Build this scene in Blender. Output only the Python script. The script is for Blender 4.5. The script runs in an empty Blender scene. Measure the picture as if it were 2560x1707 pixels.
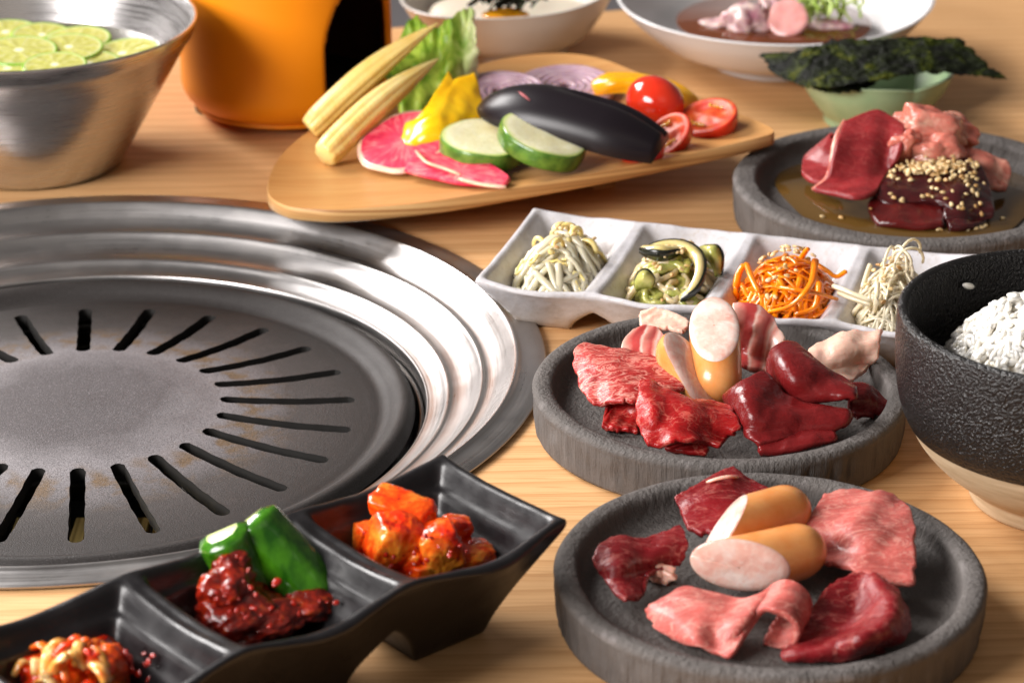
import bpy, bmesh, math, random
import numpy as np
from mathutils import Vector, Matrix, noise
random.seed(7)
PI = math.pi
SC = bpy.context.scene
COL = SC.collection

# ------------------------------------------------------------------ camera
cam_d = bpy.data.cameras.new('camera')
cam_d.sensor_width = 36.0
cam_d.lens = 92.81
cam_d.clip_start = 0.05
cam_d.clip_end = 50
cam = bpy.data.objects.new('camera', cam_d)
COL.objects.link(cam)
cam.location = (0, -1.0659, 0.4652)
cam.rotation_euler = (math.radians(90 - 23.58), 0, 0)
cam_d.dof.use_dof = True
cam_d.dof.focus_distance = 1.06
cam_d.dof.aperture_fstop = 14.0
SC.camera = cam

# ------------------------------------------------------------------ light
world = bpy.data.worlds.new('World')
SC.world = world
world.use_nodes = True
bg = world.node_tree.nodes['Background']
bg.inputs[0].default_value = (0.43, 0.39, 0.365, 1)
bg.inputs[1].default_value = 0.29

def area(name, loc, target, sx, sy, power, col):
    l = bpy.data.lights.new(name, 'AREA')
    l.shape = 'RECTANGLE'; l.size = sx; l.size_y = sy
    l.energy = power; l.color = col
    o = bpy.data.objects.new(name, l)
    COL.objects.link(o)
    o.location = loc
    o.rotation_euler = (Vector(target) - Vector(loc)).to_track_quat('-Z', 'Y').to_euler()
    return o
area('key_softbox', (-1.80, 1.45, 1.55), (0.0, 0.0, 0.0), 1.35, 1.00, 112, (1.0, 0.965, 0.945))
area('side_softbox', (-1.15, -0.80, 0.70), (0.0, 0.0, 0.02), 0.85, 0.70, 37, (1.0, 0.96, 0.94))
area('bounce_fill', (0.35, -1.3, 1.5), (0.05, 0.0, 0.0), 1.1, 0.8, 1.0, (1.0, 0.88, 0.76))  # added lamp in place of warm light reflected by the surroundings
SC.view_settings.view_transform = 'Standard'
SC.view_settings.look = 'None'
SC.view_settings.exposure = 0.24
SC.view_settings.gamma = 1.0
SC.render.engine = 'CYCLES'
SC.cycles.use_denoising = True
SC.cycles.max_bounces = 8
SC.cycles.caustics_reflective = False
SC.cycles.caustics_refractive = False
SC.cycles.sample_clamp_indirect = 6.0

# ------------------------------------------------------------------ material helpers
class Mat:
    def __init__(s, name, col=(.5, .5, .5), rough=.5, metal=0., spec=.5, sss=0., sssr=(1, .35, .2), sscale=.003, coat=0., trans=0., ior=1.45, sheen=0.):
        s.m = bpy.data.materials.new(name)
        s.m.use_nodes = True
        s.t = s.m.node_tree
        s.b = s.t.nodes['Principled BSDF']
        i = s.b.inputs
        i['Base Color'].default_value = (*col, 1)
        i['Roughness'].default_value = rough
        i['Metallic'].default_value = metal
        i['Specular IOR Level'].default_value = spec
        i['IOR'].default_value = ior
        i['Subsurface Weight'].default_value = sss
        i['Subsurface Radius'].default_value = sssr
        i['Subsurface Scale'].default_value = sscale
        i['Coat Weight'].default_value = coat
        i['Coat Roughness'].default_value = .08
        i['Transmission Weight'].default_value = trans
        s.co = None
    def n(s, ty, **kw):
        nd = s.t.nodes.new(ty)
        for k, v in kw.items(): setattr(nd, k, v)
        return nd
    def l(s, a, b): s.t.links.new(a, b)
    def coord(s, kind='Object', scale=(1, 1, 1), rot=(0, 0, 0), loc=(0, 0, 0)):
        tc = s.n('ShaderNodeTexCoord'); mp = s.n('ShaderNodeMapping')
        mp.inputs['Scale'].default_value = scale
        mp.inputs['Rotation'].default_value = rot
        mp.inputs['Location'].default_value = loc
        s.l(tc.outputs[kind], mp.inputs['Vector'])
        return mp.outputs[0]
    def noise(s, vec, scale, detail=3, rough=.55, dist=0.):
        nd = s.n('ShaderNodeTexNoise')
        nd.inputs['Scale'].default_value = scale
        nd.inputs['Detail'].default_value = detail
        nd.inputs['Roughness'].default_value = rough
        nd.inputs['Distortion'].default_value = dist
        s.l(vec, nd.inputs['Vector'])
        return nd.outputs['Fac']
    def voro(s, vec, scale, feature='F1', out='Distance'):
        nd = s.n('ShaderNodeTexVoronoi', feature=feature)
        nd.inputs['Scale'].default_value = scale
        s.l(vec, nd.inputs['Vector'])
        return nd.outputs[out]
    def ramp(s, fac, stops, interp='LINEAR'):
        r = s.n('ShaderNodeValToRGB')
        r.color_ramp.interpolation = interp
        el = r.color_ramp.elements
        while len(el) < len(stops): el.new(.5)
        for e, (p, c) in zip(el, stops):
            e.position = p
            e.color = (c, c, c, 1) if isinstance(c, (int, float)) else (*c, 1)
        s.l(fac, r.inputs[0])
        return r.outputs[0]
    def mix(s, fac, a, b, mode='MIX'):
        m = s.n('ShaderNodeMix', data_type='RGBA', blend_type=mode)
        for sock, v in ((m.inputs[0], fac), (m.inputs[6], a), (m.inputs[7], b)):
            if isinstance(v, (int, float)): sock.default_value = v
            elif isinstance(v, tuple): sock.default_value = (*v, 1)
            else: s.l(v, sock)
        return m.outputs[2]
    def math(s, op, a, b=0.):
        m = s.n('ShaderNodeMath', operation=op)
        for sock, v in ((m.inputs[0], a), (m.inputs[1], b)):
            if isinstance(v, (int, float)): sock.default_value = v
            else: s.l(v, sock)
        return m.outputs[0]
    def bump(s, h, strength=.5, dist=.001, prev=None):
        b = s.n('ShaderNodeBump')
        b.inputs['Strength'].default_value = strength
        b.inputs['Distance'].default_value = dist
        s.l(h, b.inputs['Height'])
        if prev is not None: s.l(prev, b.inputs['Normal'])
        return b.outputs[0]
    def col(s, c): s.l(c, s.b.inputs['Base Color'])
    def rgh(s, c): s.l(c, s.b.inputs['Roughness'])
    def nrm(s, c): s.l(c, s.b.inputs['Normal'])

# ------------------------------------------------------------------ object helpers
def tag(o, label=None, cat=None, group=None, kind=None):
    if label: o['label'] = label
    if cat: o['category'] = cat
    if group: o['group'] = group
    if kind: o['kind'] = kind
    return o
def empty(name, loc, label, cat, group=None, rz=0.):
    o = bpy.data.objects.new(name, None)
    o.empty_display_size = .01
    COL.objects.link(o)
    o.location = loc; o.rotation_euler = (0, 0, rz)
    return tag(o, label, cat, group)
def mesh_obj(name, v, f, mat, parent=None, uv=None, smooth=True, merge=0., world=True):
    me = bpy.data.meshes.new(name)
    me.from_pydata([tuple(map(float, p)) for p in v], [], [tuple(q) for q in f])
    if uv is not None:
        ul = me.uv_layers.new(name='UVMap')
        for lp in me.loops: ul.data[lp.index].uv = uv[lp.vertex_index]
    bm = bmesh.new(); bm.from_mesh(me)
    if merge: bmesh.ops.remove_doubles(bm, verts=bm.verts, dist=merge)
    bmesh.ops.recalc_face_normals(bm, faces=bm.faces)
    bm.to_mesh(me); bm.free()
    me.polygons.foreach_set('use_smooth', [smooth] * len(me.polygons))
    me.materials.append(mat.m if isinstance(mat, Mat) else mat)
    return link(name, me, parent)
def link(name, me, parent=None):
    o = bpy.data.objects.new(name, me)
    COL.objects.link(o)
    if parent is not None:
        o.parent = parent
        o.matrix_parent_inverse = parent_inv(parent)
    return o
def parent_inv(p):
    if p.parent is not None: return Matrix.Identity(4)
    return Matrix.LocRotScale(p.location, p.rotation_euler, p.scale).inverted()
def nz(p, f, s=0.):
    return noise.noise(Vector((p[0] * f + s, p[1] * f - s * 1.7, p[2] * f + s * .6)))

def lathe(prof, seg=96, c=(0, 0, 0), fn=None):
    v, f = [], []
    n = len(prof)
    for i, (r, z) in enumerate(prof):
        for k in range(seg):
            a = 2 * PI * k / seg
            rr, zz = (r, z) if fn is None else fn(r, z, a, i)
            v.append((c[0] + rr * math.cos(a), c[1] + rr * math.sin(a), c[2] + zz))
    for i in range(n - 1):
        for k in range(seg):
            k2 = (k + 1) % seg
            f.append((i * seg + k, i * seg + k2, (i + 1) * seg + k2, (i + 1) * seg + k))
    return v, f
def smooth_prof(pts, n=6):
    P = np.array(pts, float); out = []
    m = len(P)
    for i in range(m - 1):
        p0, p1, p2, p3 = P[max(i - 1, 0)], P[i], P[i + 1], P[min(i + 2, m - 1)]
        for t in np.arange(n) / n: out.append(cr(p0, p1, p2, p3, t))
    out.append(P[-1])
    return [tuple(p) for p in out]
def cr(p0, p1, p2, p3, t):
    return .5 * ((2 * p1) + (-p0 + p2) * t + (2 * p0 - 5 * p1 + 4 * p2 - p3) * t * t + (-p0 + 3 * p1 - 3 * p2 + p3) * t ** 3)
def ev(P, t):
    m = len(P) - 1
    x = min(max(t, 0), 1) * m
    i = min(int(x), m - 1)
    a = P[i - 1] if i > 0 else 2 * P[0] - P[1]
    d = P[i + 2] if i + 2 <= m else 2 * P[m] - P[m - 1]
    return cr(a, P[i], P[i + 1], d, x - i)

def sheet_data(G, th, nu=30, nv=30, lump=.0005, lf=120, seed=0., edge=.045, k=.5, jag=.0, fold=.0, fdir=.6):
    G = np.array(G, float)
    Pm = np.zeros((nv, nu, 3)); UVs = np.zeros((nv, nu, 2))
    for j in range(nv):
        for i in range(nu):
            a, b = 2 * i / (nu - 1) - 1, 2 * j / (nv - 1) - 1
            da, db = a * math.sqrt(1 - b * b / 2), b * math.sqrt(1 - a * a / 2)
            u, v = ((1 - k) * a + k * da + 1) / 2, ((1 - k) * b + k * db + 1) / 2
            if jag:
                e = max(abs(a), abs(b))
                q = jag * e ** 3
                u += q * noise.noise(Vector((a * 4 + seed, b * 4, seed))); v += q * noise.noise(Vector((a * 4, b * 4 + seed, -seed)))
            rows = [ev(r, u) for r in G]
            Pm[j, i] = ev(np.array(rows), v)
            UVs[j, i] = (u, v)
    du = np.gradient(Pm, axis=1); dv = np.gradient(Pm, axis=0)
    n = np.cross(du, dv); n /= (np.linalg.norm(n, axis=2, keepdims=True) + 1e-12)
    T, Bt = [], []
    for j in range(nv):
        for i in range(nu):
            d = min(i, nu - 1 - i) / (nu - 1), min(j, nv - 1 - j) / (nv - 1)
            e = min(min(d) / edge, 1)
            t = th * math.sqrt(max(1 - (1 - e) ** 2, 0)) / 2
            p = Pm[j, i]
            w = lump * (nz(p, lf, seed) + .5 * nz(p, lf * 2.3, seed + 4))
            if fold:
                s_ = (UVs[j, i][0] * math.cos(fdir) + UVs[j, i][1] * math.sin(fdir))
                w += fold * math.sin(s_ * 21 + 3 * nz(p, 55, seed)) * (.4 + .6 * abs(nz(p, 40, seed + 2)) * 2)
            w2 = lump * .6 * nz(p, lf * 2.1, seed + 9) * e
            T.append(p + n[j, i] * (t + w + w2)); Bt.append(p + n[j, i] * (w - t))
    V = T + Bt; N = nu * nv; F = []
    for j in range(nv - 1):
        for i in range(nu - 1):
            q = j * nu + i
            F.append((q, q + 1, q + nu + 1, q + nu)); F.append((N + q, N + q + nu, N + q + nu + 1, N + q + 1))
    uv = [tuple(UVs[j, i]) for j in range(nv) for i in range(nu)] * 2
    return V, F, uv
def sheet(name, G, th, mat, parent=None, floor=None, **kw):
    V, F, uv = sheet_data(G, th, **kw)
    if floor is not None:
        V = [(p[0], p[1], floor + math.sqrt((p[2] - floor) ** 2 + 1e-8) * .25 if p[2] < floor else p[2]) for p in V]
    return mesh_obj(name, V, F, mat, parent, uv=uv, merge=1e-6)

def tube_data(path, rad, seg=7, flat=1., taper=True, up=None):
    P = [Vector(p) for p in path]; n = len(P)
    if not hasattr(rad, '__len__'): rad = [rad] * n
    v, f = [], []
    ref = Vector(up) if up else Vector((.13, .21, .97))
    for i in range(n):
        t = (P[min(i + 1, n - 1)] - P[max(i - 1, 0)]).normalized()
        a = t.cross(ref)
        if a.length < 1e-4: a = t.cross(Vector((1, 0, 0)))
        a.normalize(); b = a.cross(t)
        for k in range(seg):
            th = 2 * PI * k / seg
            v.append(P[i] + (a * math.cos(th) + b * math.sin(th) * flat) * rad[i])
    for i in range(n - 1):
        for k in range(seg):
            k2 = (k + 1) % seg
            f.append((i * seg + k, i * seg + k2, (i + 1) * seg + k2, (i + 1) * seg + k))
    for i, s in ((0, -1), (n - 1, 1)):
        c = len(v)
        t = (P[min(i + 1, n - 1)] - P[max(i - 1, 0)]).normalized()
        v.append(P[i] + t * s * rad[i] * .5)
        for k in range(seg): f.append((c, i * seg + k, i * seg + (k + 1) % seg))
    return v, f
def curve_pts(ctrl, n=10):
    P = np.array(ctrl, float)
    return [tuple(ev(P, i / (n - 1))) for i in range(n)]
def tube(name, path, rad, mat, parent=None, **kw):
    v, f = tube_data(path, rad, **kw)
    return mesh_obj(name, v, f, mat, parent)
def ico(sub=4):
    bm = bmesh.new(); bmesh.ops.create_icosphere(bm, subdivisions=sub, radius=1)
    bm.verts.ensure_lookup_table()
    v = [x.co.copy() for x in bm.verts]; f = [tuple(q.index for q in x.verts) for x in bm.faces]
    bm.free(); return v, f
ICO = {s: ico(s) for s in (1, 2, 3, 4, 5)}
def blob_data(c, r, rot=(0, 0, 0), sub=4, amp=.12, freq=1.6, seed=0., cube=0., amp2=0., f2=6., floor=None):
    v0, f = ICO[sub]
    from mathutils import Euler
    R = Euler(rot).to_matrix()
    out = []
    for p in v0:
        q = p.copy()
        if cube: q = q.lerp(p / max(abs(p.x), abs(p.y), abs(p.z)), cube)
        d = 1 + amp * noise.noise(p * freq + Vector((seed, seed * 2, -seed))) + amp2 * noise.noise(p * f2 + Vector((-seed, seed, seed)))
        q = R @ Vector((q.x * r[0] * d, q.y * r[1] * d, q.z * r[2] * d)) + Vector(c)
        if floor is not None and q.z < floor: q.z = floor
        out.append(q)
    return out, f
def blob(name, c, r, mat, parent=None, **kw):
    v, f = blob_data(c, r, **kw)
    return mesh_obj(name, v, f, mat, parent)
def joined(datas):
    V, F = [], []
    for v, f in datas:
        o = len(V); V += list(v); F += [tuple(i + o for i in q) for q in f]
    return V, F

# ------------------------------------------------------------------ materials
def wood_mat(name, c1, c2, c3, rot, scale=1., rough=.45):
    m = Mat(name, rough=rough, spec=.4)
    v = m.coord(scale=(2.2 * scale, 34 * scale, 34 * scale), rot=(0, 0, rot))
    w = m.noise(v, 3.0, 4, .6, 1.2)
    v2 = m.coord(scale=(7 * scale, 330 * scale, 330 * scale), rot=(0, 0, rot))
    fine = m.noise(v2, 3.0, 3, .6, .3)
    v3 = m.coord(scale=(1.5 * scale, 7 * scale, 7 * scale), rot=(0, 0, rot))
    broad = m.noise(v3, 2.0, 2, .5)
    wv = m.n('ShaderNodeTexWave', wave_type='BANDS', bands_direction='Y', wave_profile='SAW')
    wv.inputs['Scale'].default_value = 30 * scale
    wv.inputs['Distortion'].default_value = 5.5
    wv.inputs['Detail'].default_value = 2.5
    wv.inputs['Detail Scale'].default_value = .35
    m.l(m.coord(scale=(.22, 1, 1), rot=(0, 0, rot)), wv.inputs['Vector'])
    g = m.ramp(wv.outputs['Fac'], [(0, .0), (.55, .12), (.85, .55), (1, 1.)])
    base = m.ramp(w, [(.3, c1), (.55, c2), (.75, c1)])
    base = m.mix(m.math('MULTIPLY', g, .72), base, c3)
    base = m.mix(m.math('MULTIPLY', m.ramp(fine, [(.36, 1.), (.50, 0.)]), .65), base, c3)
    base = m.mix(m.math('MULTIPLY', m.ramp(broad, [(.4, 0.), (.7, 1.)]), .25), base, c2)
    m.col(base)
    m.rgh(m.ramp(fine, [(.3, rough + .12), (.7, rough - .05)]))
    m.nrm(m.bump(fine, .25, .0003))
    return m
M_TABLE = wood_mat('table_wood', (.66, .365, .158), (.72, .425, .20), (.48, .23, .080), math.radians(-15.2))
M_TRAY = wood_mat('tray_wood', (0.528, 0.256, 0.084), (0.56, 0.296, 0.104), (0.48, 0.216, 0.064), math.radians(-25), .45, .34)
M_PLY = Mat('tray_plywood_edge', (0.425, 0.2295, 0.085), .5)
def _():
    m = M_PLY
    v = m.coord(scale=(3, 3, 700))
    w = m.noise(v, 1.0, 3, .6)
    m.col(m.ramp(w, [(.35, (.36, .165, .055)), (.5, (.60, .33, .12)), (.65, (.68, .42, .18))]))
_()
M_GREY = Mat('grey_floor', (.22, .205, .21), .7)

def steel_mat(name, col=(.62, .6, .58), rough=.26, brush=(400, 400, 400), streak=True, cyl=False, brown=.30, mot=.6):
    m = Mat(name, col, rough, metal=1.)
    if cyl:      # brushed round the axis
        tc = m.n('ShaderNodeTexCoord')
        sp = m.n('ShaderNodeSeparateXYZ'); m.l(tc.outputs['Object'], sp.inputs[0])
        r = m.math('SQRT', m.math('ADD', m.math('POWER', sp.outputs[0], 2.), m.math('POWER', sp.outputs[1], 2.)))
        cb = m.n('ShaderNodeCombineXYZ')
        m.l(m.math('MULTIPLY', r, 1500.), cb.inputs[0]); m.l(m.math('MULTIPLY', sp.outputs[2], 1500.), cb.inputs[1])
        m.l(m.math('MULTIPLY', m.math('ARCTAN2', sp.outputs[1], sp.outputs[0]), 3.), cb.inputs[2])
        n = m.noise(cb.outputs[0], 1., 2, .6)
    else:
        n = m.noise(m.coord(scale=brush), 1., 3, .6)
    n2 = m.noise(m.coord(), 26, 4, .65)
    m.rgh(m.ramp(m.mix(mot, n, n2), [(.3, rough - .08), (.7, rough + .14)]))
    m.col(m.mix(m.math('MULTIPLY', m.ramp(n2, [(.45, 0.), (.75, 1.)]), brown), col, tuple(c * q for c, q in zip(col, (.8, .74, .68)))))
    m.nrm(m.bump(n, .08, .0003))
    return m
M_STEEL = steel_mat('brushed_steel_ring', (.47, .455, .45), .31, cyl=True)
M_STEEL2 = steel_mat('steel_bowl_metal', (.58, .56, .555), .24, brown=.06, mot=.15, cyl=True)
M_DARKST = Mat('dark_inner_steel', (.10, .095, .09), .28, metal=1.)
M_SOOT_SHADE = Mat('soot_shade_black', (.012, .011, .010), .55)
M_BRASS = Mat('yellowed_burner_metal', (.55, .40, .13), .35, metal=1.)
def _():
    m = M_BRASS
    w = m.noise(m.coord(scale=(220, 4, 4)), 1., 2)
    m.col(m.ramp(w, [(.4, (.20, .13, .03)), (.55, (.62, .46, .16))]))
_()
# seasoned cast griddle
M_IRON = Mat('seasoned_griddle_iron', (.08, .075, .075), .42, metal=.0, spec=.26)
def _():
    m = M_IRON
    tc = m.n('ShaderNodeTexCoord'); sp = m.n('ShaderNodeSeparateXYZ'); m.l(tc.outputs['Object'], sp.inputs[0])
    r = m.math('SQRT', m.math('ADD', m.math('POWER', sp.outputs[0], 2.), m.math('POWER', sp.outputs[1], 2.)))
    v = m.coord()
    n = m.noise(v, 38, 4, .6); fine = m.noise(v, 1700, 2, .7)
    rr = m.math('ADD', r, m.math('MULTIPLY', m.math('SUBTRACT', n, .5), .030))
    grey = m.ramp(m.math('MULTIPLY', rr, 6.), [(.0, (.088, .078, .081)), (.22, (.100, .089, .093)), (.36, (.235, .217, .225)), (.46, (.165, .150, .154)), (.57, (.066, .058, .056)), (.70, (.040, .035, .0335)), (.85, (.034, .030, .0285))])
    wear = m.math('MULTIPLY', m.ramp(m.math('MULTIPLY', rr, 6.), [(.35, 0.), (.44, 1.), (.50, .8), (.58, 0.)]), m.ramp(m.noise(v, 75, 3, .6), [(.46, 0.), (.60, 1.)]))
    c = m.mix(m.math('MULTIPLY', wear, .8), grey, (0.15, 0.0825, 0.0225))
    c = m.mix(m.ramp(fine, [(.36, .65), (.58, 0.)]), c, (.016, .014, .013))
    c = m.mix(m.math('MULTIPLY', m.ramp(m.noise(v, 2300, 1, .5), [(.60, 0.), (.72, 1.)]), m.ramp(m.math('MULTIPLY', rr, 6.), [(.40, .6), (.62, .12)])), c, (.34, .31, .32))
    m.col(c)
    m.rgh(m.ramp(n, [(.3, .42), (.7, .56)]))
    m.nrm(m.bump(fine, .45, .0005))
_()
def stone_mat(name, a=(0.1188, 0.1058, 0.09792), b=(0.08496, 0.0756, 0.07056), wear=.5):
    m = Mat(name, a, .72, spec=.3)
    v = m.coord()
    n = m.noise(v, 45, 5, .65); f = m.noise(v, 1400, 2, .6); s = m.noise(m.coord(scale=(420, 420, 16)), 1., 4, .65)
    c = m.ramp(n, [(.3, b), (.7, a)])
    c = m.mix(m.math('MULTIPLY', m.ramp(f, [(.5, 0.), (.75, 1.)]), .25), c, (.17, .155, .148))
    ge = m.n('ShaderNodeNewGeometry')
    pw = m.ramp(ge.outputs['Pointiness'], [(.515, 0.), (.56, 1.)])
    k = m.ramp(m.noise(v, 70, 4, .7), [(.52, 0.), (.68, 1.)])
    c = m.mix(m.math('MULTIPLY', m.math('MULTIPLY', pw, k), wear), c, (.32, .29, .285))
    m.col(c)
    m.rgh(m.ramp(n, [(.3, .6), (.7, .8)]))
    m.nrm(m.bump(f, .5, .0005, m.bump(s, .75, .0022)))
    return m
M_STONE = stone_mat('grey_stoneware')
M_BLACK = Mat('satin_black_glaze', (.008, .007, .008), .30, spec=.5, coat=.1)
def _():
    m = M_BLACK
    v = m.coord(); n = m.noise(v, 120, 4, .65); f = m.noise(v, 1500, 2)
    m.rgh(m.ramp(n, [(.3, .27), (.7, .42)]))
    m.col(m.ramp(n, [(.3, (.006, .005, .006)), (.7, (.011, .010, .011))]))
    m.nrm(m.bump(n, .12, .0006, m.bump(f, .10, .0003)))
_()
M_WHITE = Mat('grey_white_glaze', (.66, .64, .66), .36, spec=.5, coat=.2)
def _():
    m = M_WHITE
    v = m.coord(); n = m.noise(v, 70, 5, .65); f = m.noise(v, 420, 4, .7)
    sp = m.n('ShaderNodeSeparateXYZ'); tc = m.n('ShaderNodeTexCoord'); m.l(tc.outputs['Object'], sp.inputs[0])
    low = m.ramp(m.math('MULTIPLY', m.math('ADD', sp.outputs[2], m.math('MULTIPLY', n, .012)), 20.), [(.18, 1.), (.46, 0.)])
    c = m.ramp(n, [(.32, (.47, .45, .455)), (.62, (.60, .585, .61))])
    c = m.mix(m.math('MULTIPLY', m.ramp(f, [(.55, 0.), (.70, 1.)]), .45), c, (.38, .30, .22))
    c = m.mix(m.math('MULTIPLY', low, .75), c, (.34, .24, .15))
    m.col(c); m.rgh(m.ramp(f, [(.4, .30), (.7, .55)]))
    m.nrm(m.bump(f, .25, .0006, m.bump(n, .3, .0015)))
_()
M_BOWLW = Mat('cream_bowl_glaze', (0.616, 0.5764, 0.528), .3, spec=.5, coat=.2)
M_BOWLW2 = Mat('white_bowl_glaze', (0.666, 0.648, 0.648), .28, spec=.5, coat=.25)
M_FOOT = Mat('unglazed_beige_clay', (0.425, 0.323, 0.204), .8)
def _():
    m = M_FOOT
    v = m.coord(scale=(40, 40, 300)); n = m.noise(v, 1., 4, .6)
    m.col(m.ramp(n, [(.35, (.42, .30, .175)), (.65, (.56, .43, .28))])); m.nrm(m.bump(n, .2, .0005))
_()
M_RICEB = Mat('pebbled_black_glaze', (0.0096, 0.0088, 0.0088), .32, spec=.6)
def _():
    m = M_RICEB
    v = m.coord(); w = m.noise(v, 900, 2, .5); n = m.noise(v, 90, 3)
    m.nrm(m.bump(w, .8, .0016))
    m.rgh(m.ramp(n, [(.3, .17), (.7, .28)]))
_()
M_ORANGE = Mat('orange_ceramic_glaze', (.88, .27, .004), .48, spec=.35)
M_GREEN = Mat('celadon_glaze', (.33, .46, .26), .28, spec=.5, coat=.3)
def _():
    m = M_GREEN
    ge = m.n('ShaderNodeNewGeometry')
    v = m.coord(); n = m.noise(v, 60, 4)
    c = m.ramp(n, [(.3, (.26, .40, .22)), (.7, (.36, .47, .27))])
    m.col(m.mix(m.ramp(ge.outputs['Pointiness'], [(.52, 0.), (.6, 1.)]), c, (.62, .52, .36)))
_()

def meat_mat(name, lean, fat, amount=.5, scale=90, stretch=(1, 1, 1), rot=0., rough=.32, veins=True, sss=.35, dark=None, kind='Object', coat=.12):
    m = Mat(name, lean, rough, spec=.32, sss=sss, sssr=(1., .30, .22), sscale=.0035, coat=coat)
    m.b.inputs['Coat Roughness'].default_value = .12
    v = m.coord(scale=stretch, rot=(0, 0, rot))
    n1 = m.noise(v, scale, 4, .6, 1.0)
    n2 = m.noise(v, scale * 2.2, 3, .6, 1.4)
    n3 = m.noise(v, scale * .45, 3, .6, .6)
    dk = dark or tuple(c * .62 for c in lean)
    c = m.ramp(n3, [(.32, dk), (.6, lean)])
    e = .5 - .16 * amount
    if veins:
        w = .010 + .045 * amount
        a = m.ramp(n1, [(.5 - w, 0.), (.5, 1.), (.5 + w, 0.)])
        b = m.ramp(n2, [(.5 - w * .8, 0.), (.5, .8), (.5 + w * .8, 0.)])
        fm = m.math('MAXIMUM', m.math('MULTIPLY', a, .85), m.math('MULTIPLY', b, m.ramp(n3, [(.42, 0.), (.6, .8)])))
    else:
        fm = m.ramp(n1, [(.62 - .25 * amount, 0.), (.80 - .25 * amount, 1.)])
    c = m.mix(m.math('MULTIPLY', fm, min(1., .45 + amount * .5)), c, fat)
    m.col(c)
    m.rgh(m.ramp(n2, [(.3, rough - .08), (.7, rough + .12)]))
    fib = m.noise(m.coord(scale=(stretch[0] * 260, stretch[1] * 700, stretch[2] * 700), rot=(0, 0, rot)), 1., 3, .6)
    m.nrm(m.bump(fib, .40, .0009, m.bump(n2, .40, .0014)))
    return m
M_WAGYU = meat_mat('marbled_beef', (.44, .026, .024), (.76, .34, .27), .95, 95, (1, 2.4, 1), .6)
M_BEEF = meat_mat('dark_red_beef', (.37, .010, .011), (.64, .18, .13), .28, 65, (1, 1.8, 1), -.4, rough=.27)
M_PINK = meat_mat('pale_pink_beef', (.57, .125, .105), (.73, .37, .30), .55, 80, (1, 2.6, 1), -.5, rough=.34)
M_MAROON = meat_mat('maroon_beef', (.215, .0095, .0135), (.52, .17, .14), .22, 60, (1, 2, 1), .3, rough=.28, sss=.25, coat=.06)
M_LIVER = meat_mat('liver_flesh', (0.1537, 0.009, 0.00975), (0.225, 0.02625, 0.02625), .15, 40, veins=False, rough=.24, sss=.2, coat=.15)
M_HEART = meat_mat('heart_flesh', (0.289, 0.0238, 0.0272), (0.425, 0.085, 0.0765), .3, 60, (1, 2.4, 1), .9, rough=.22)
M_PORK = meat_mat('pork_fat', (0.736, 0.4876, 0.3772), (0.6072, 0.2024, 0.1472), .30, 36, (1, 2.4, 1), .5, veins=False, rough=.3, dark=(0.6808, 0.414, 0.3404), sss=.5)
M_CHICK = meat_mat('pale_pink_chicken', (0.616, 0.1936, 0.1408), (0.704, 0.44, 0.3256), .6, 60, veins=False, rough=.2, sss=.5, coat=.5)
M_DARKLIV = meat_mat('sauced_dark_liver', (.050, .006, .007), (.12, .014, .014), .3, 40, veins=False, rough=.14, sss=.1, coat=.7)
M_DARKLIV2 = meat_mat('sauced_red_liver', (.105, .0075, .007), (.16, .018, .016), .3, 40, veins=False, rough=.14, sss=.15, coat=.5)
# pork belly with bands of lean and fat across the slice
M_BELLY = Mat('pork_belly', (.75, .4, .33), .3, sss=.45, sssr=(1, .35, .25), sscale=.003, coat=.25)
def _():
    m = M_BELLY
    uv = m.coord('UV'); sp = m.n('ShaderNodeSeparateXYZ'); m.l(uv, sp.inputs[0])
    n = m.noise(m.coord(), 45, 3, .6)
    f = m.math('ADD', sp.outputs[0], m.math('MULTIPLY', m.math('SUBTRACT', n, .5), .30))
    red, pale, fat = (.47, .055, .05), (.66, .24, .19), (.78, .52, .44)
    m.col(m.ramp(f, [(0., fat), (.12, pale), (.24, red), (.36, red), (.41, fat), (.46, pale), (.60, red), (.66, pale), (.72, fat), (.80, pale), (.88, fat)]))
    fib = m.noise(m.coord(scale=(250, 600, 600)), 1., 3)
    m.nrm(m.bump(fib, .25, .0007))
_()
M_FATEDGE = Mat('meat_fat', (.74, .42, .33), .3, sss=.5, sscale=.003, coat=.3)
def casing(name, c1, c2):
    m = Mat(name, c1, .27, sss=.35, sssr=(1, .4, .15), sscale=.004, coat=.35)
    v = m.coord(); n = m.noise(v, 75, 3, .6)
    m.col(m.ramp(n, [(.35, c1), (.68, c2)])); m.nrm(m.bump(m.noise(v, 500, 2), .1, .0005))
    return m
M_CASE = casing('sausage_casing', (.75, .26, .060), (.80, .37, .125))
M_SAUS = Mat('sausage_cut_face', (.80, .47, .36), .30, sss=.5, sssr=(1, .5, .4), sscale=.004, coat=.3)
def _():
    m = M_SAUS
    v = m.coord(); n = m.noise(v, 130, 3, .55, .5); n2 = m.noise(v, 420, 3, .6)
    c = m.ramp(n, [(.30, (.72, .36, .29)), (.5, (.77, .50, .42)), (.66, (.80, .66, .60))])
    c = m.mix(m.math('MULTIPLY', m.ramp(n2, [(.50, 0.), (.66, 1.)]), .5), c, (.82, .66, .58))
    m.col(c); m.nrm(m.bump(n2, .3, .0007))
_()
def veg(name, c1, c2, scale=60, rough=.3, sss=.3, stretch=(1, 1, 1), coat=.2, bs=.2, rot=0.):
    m = Mat(name, c1, rough, sss=sss, sssr=(1, .8, .3), sscale=.003, coat=coat)
    n = m.noise(m.coord(scale=stretch, rot=(0, 0, rot)), scale, 4, .6)
    m.col(m.ramp(n, [(.35, c1), (.65, c2)]))
    if bs: m.nrm(m.bump(m.noise(m.coord(), scale * 6, 2), bs, .0006))
    return m
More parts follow.
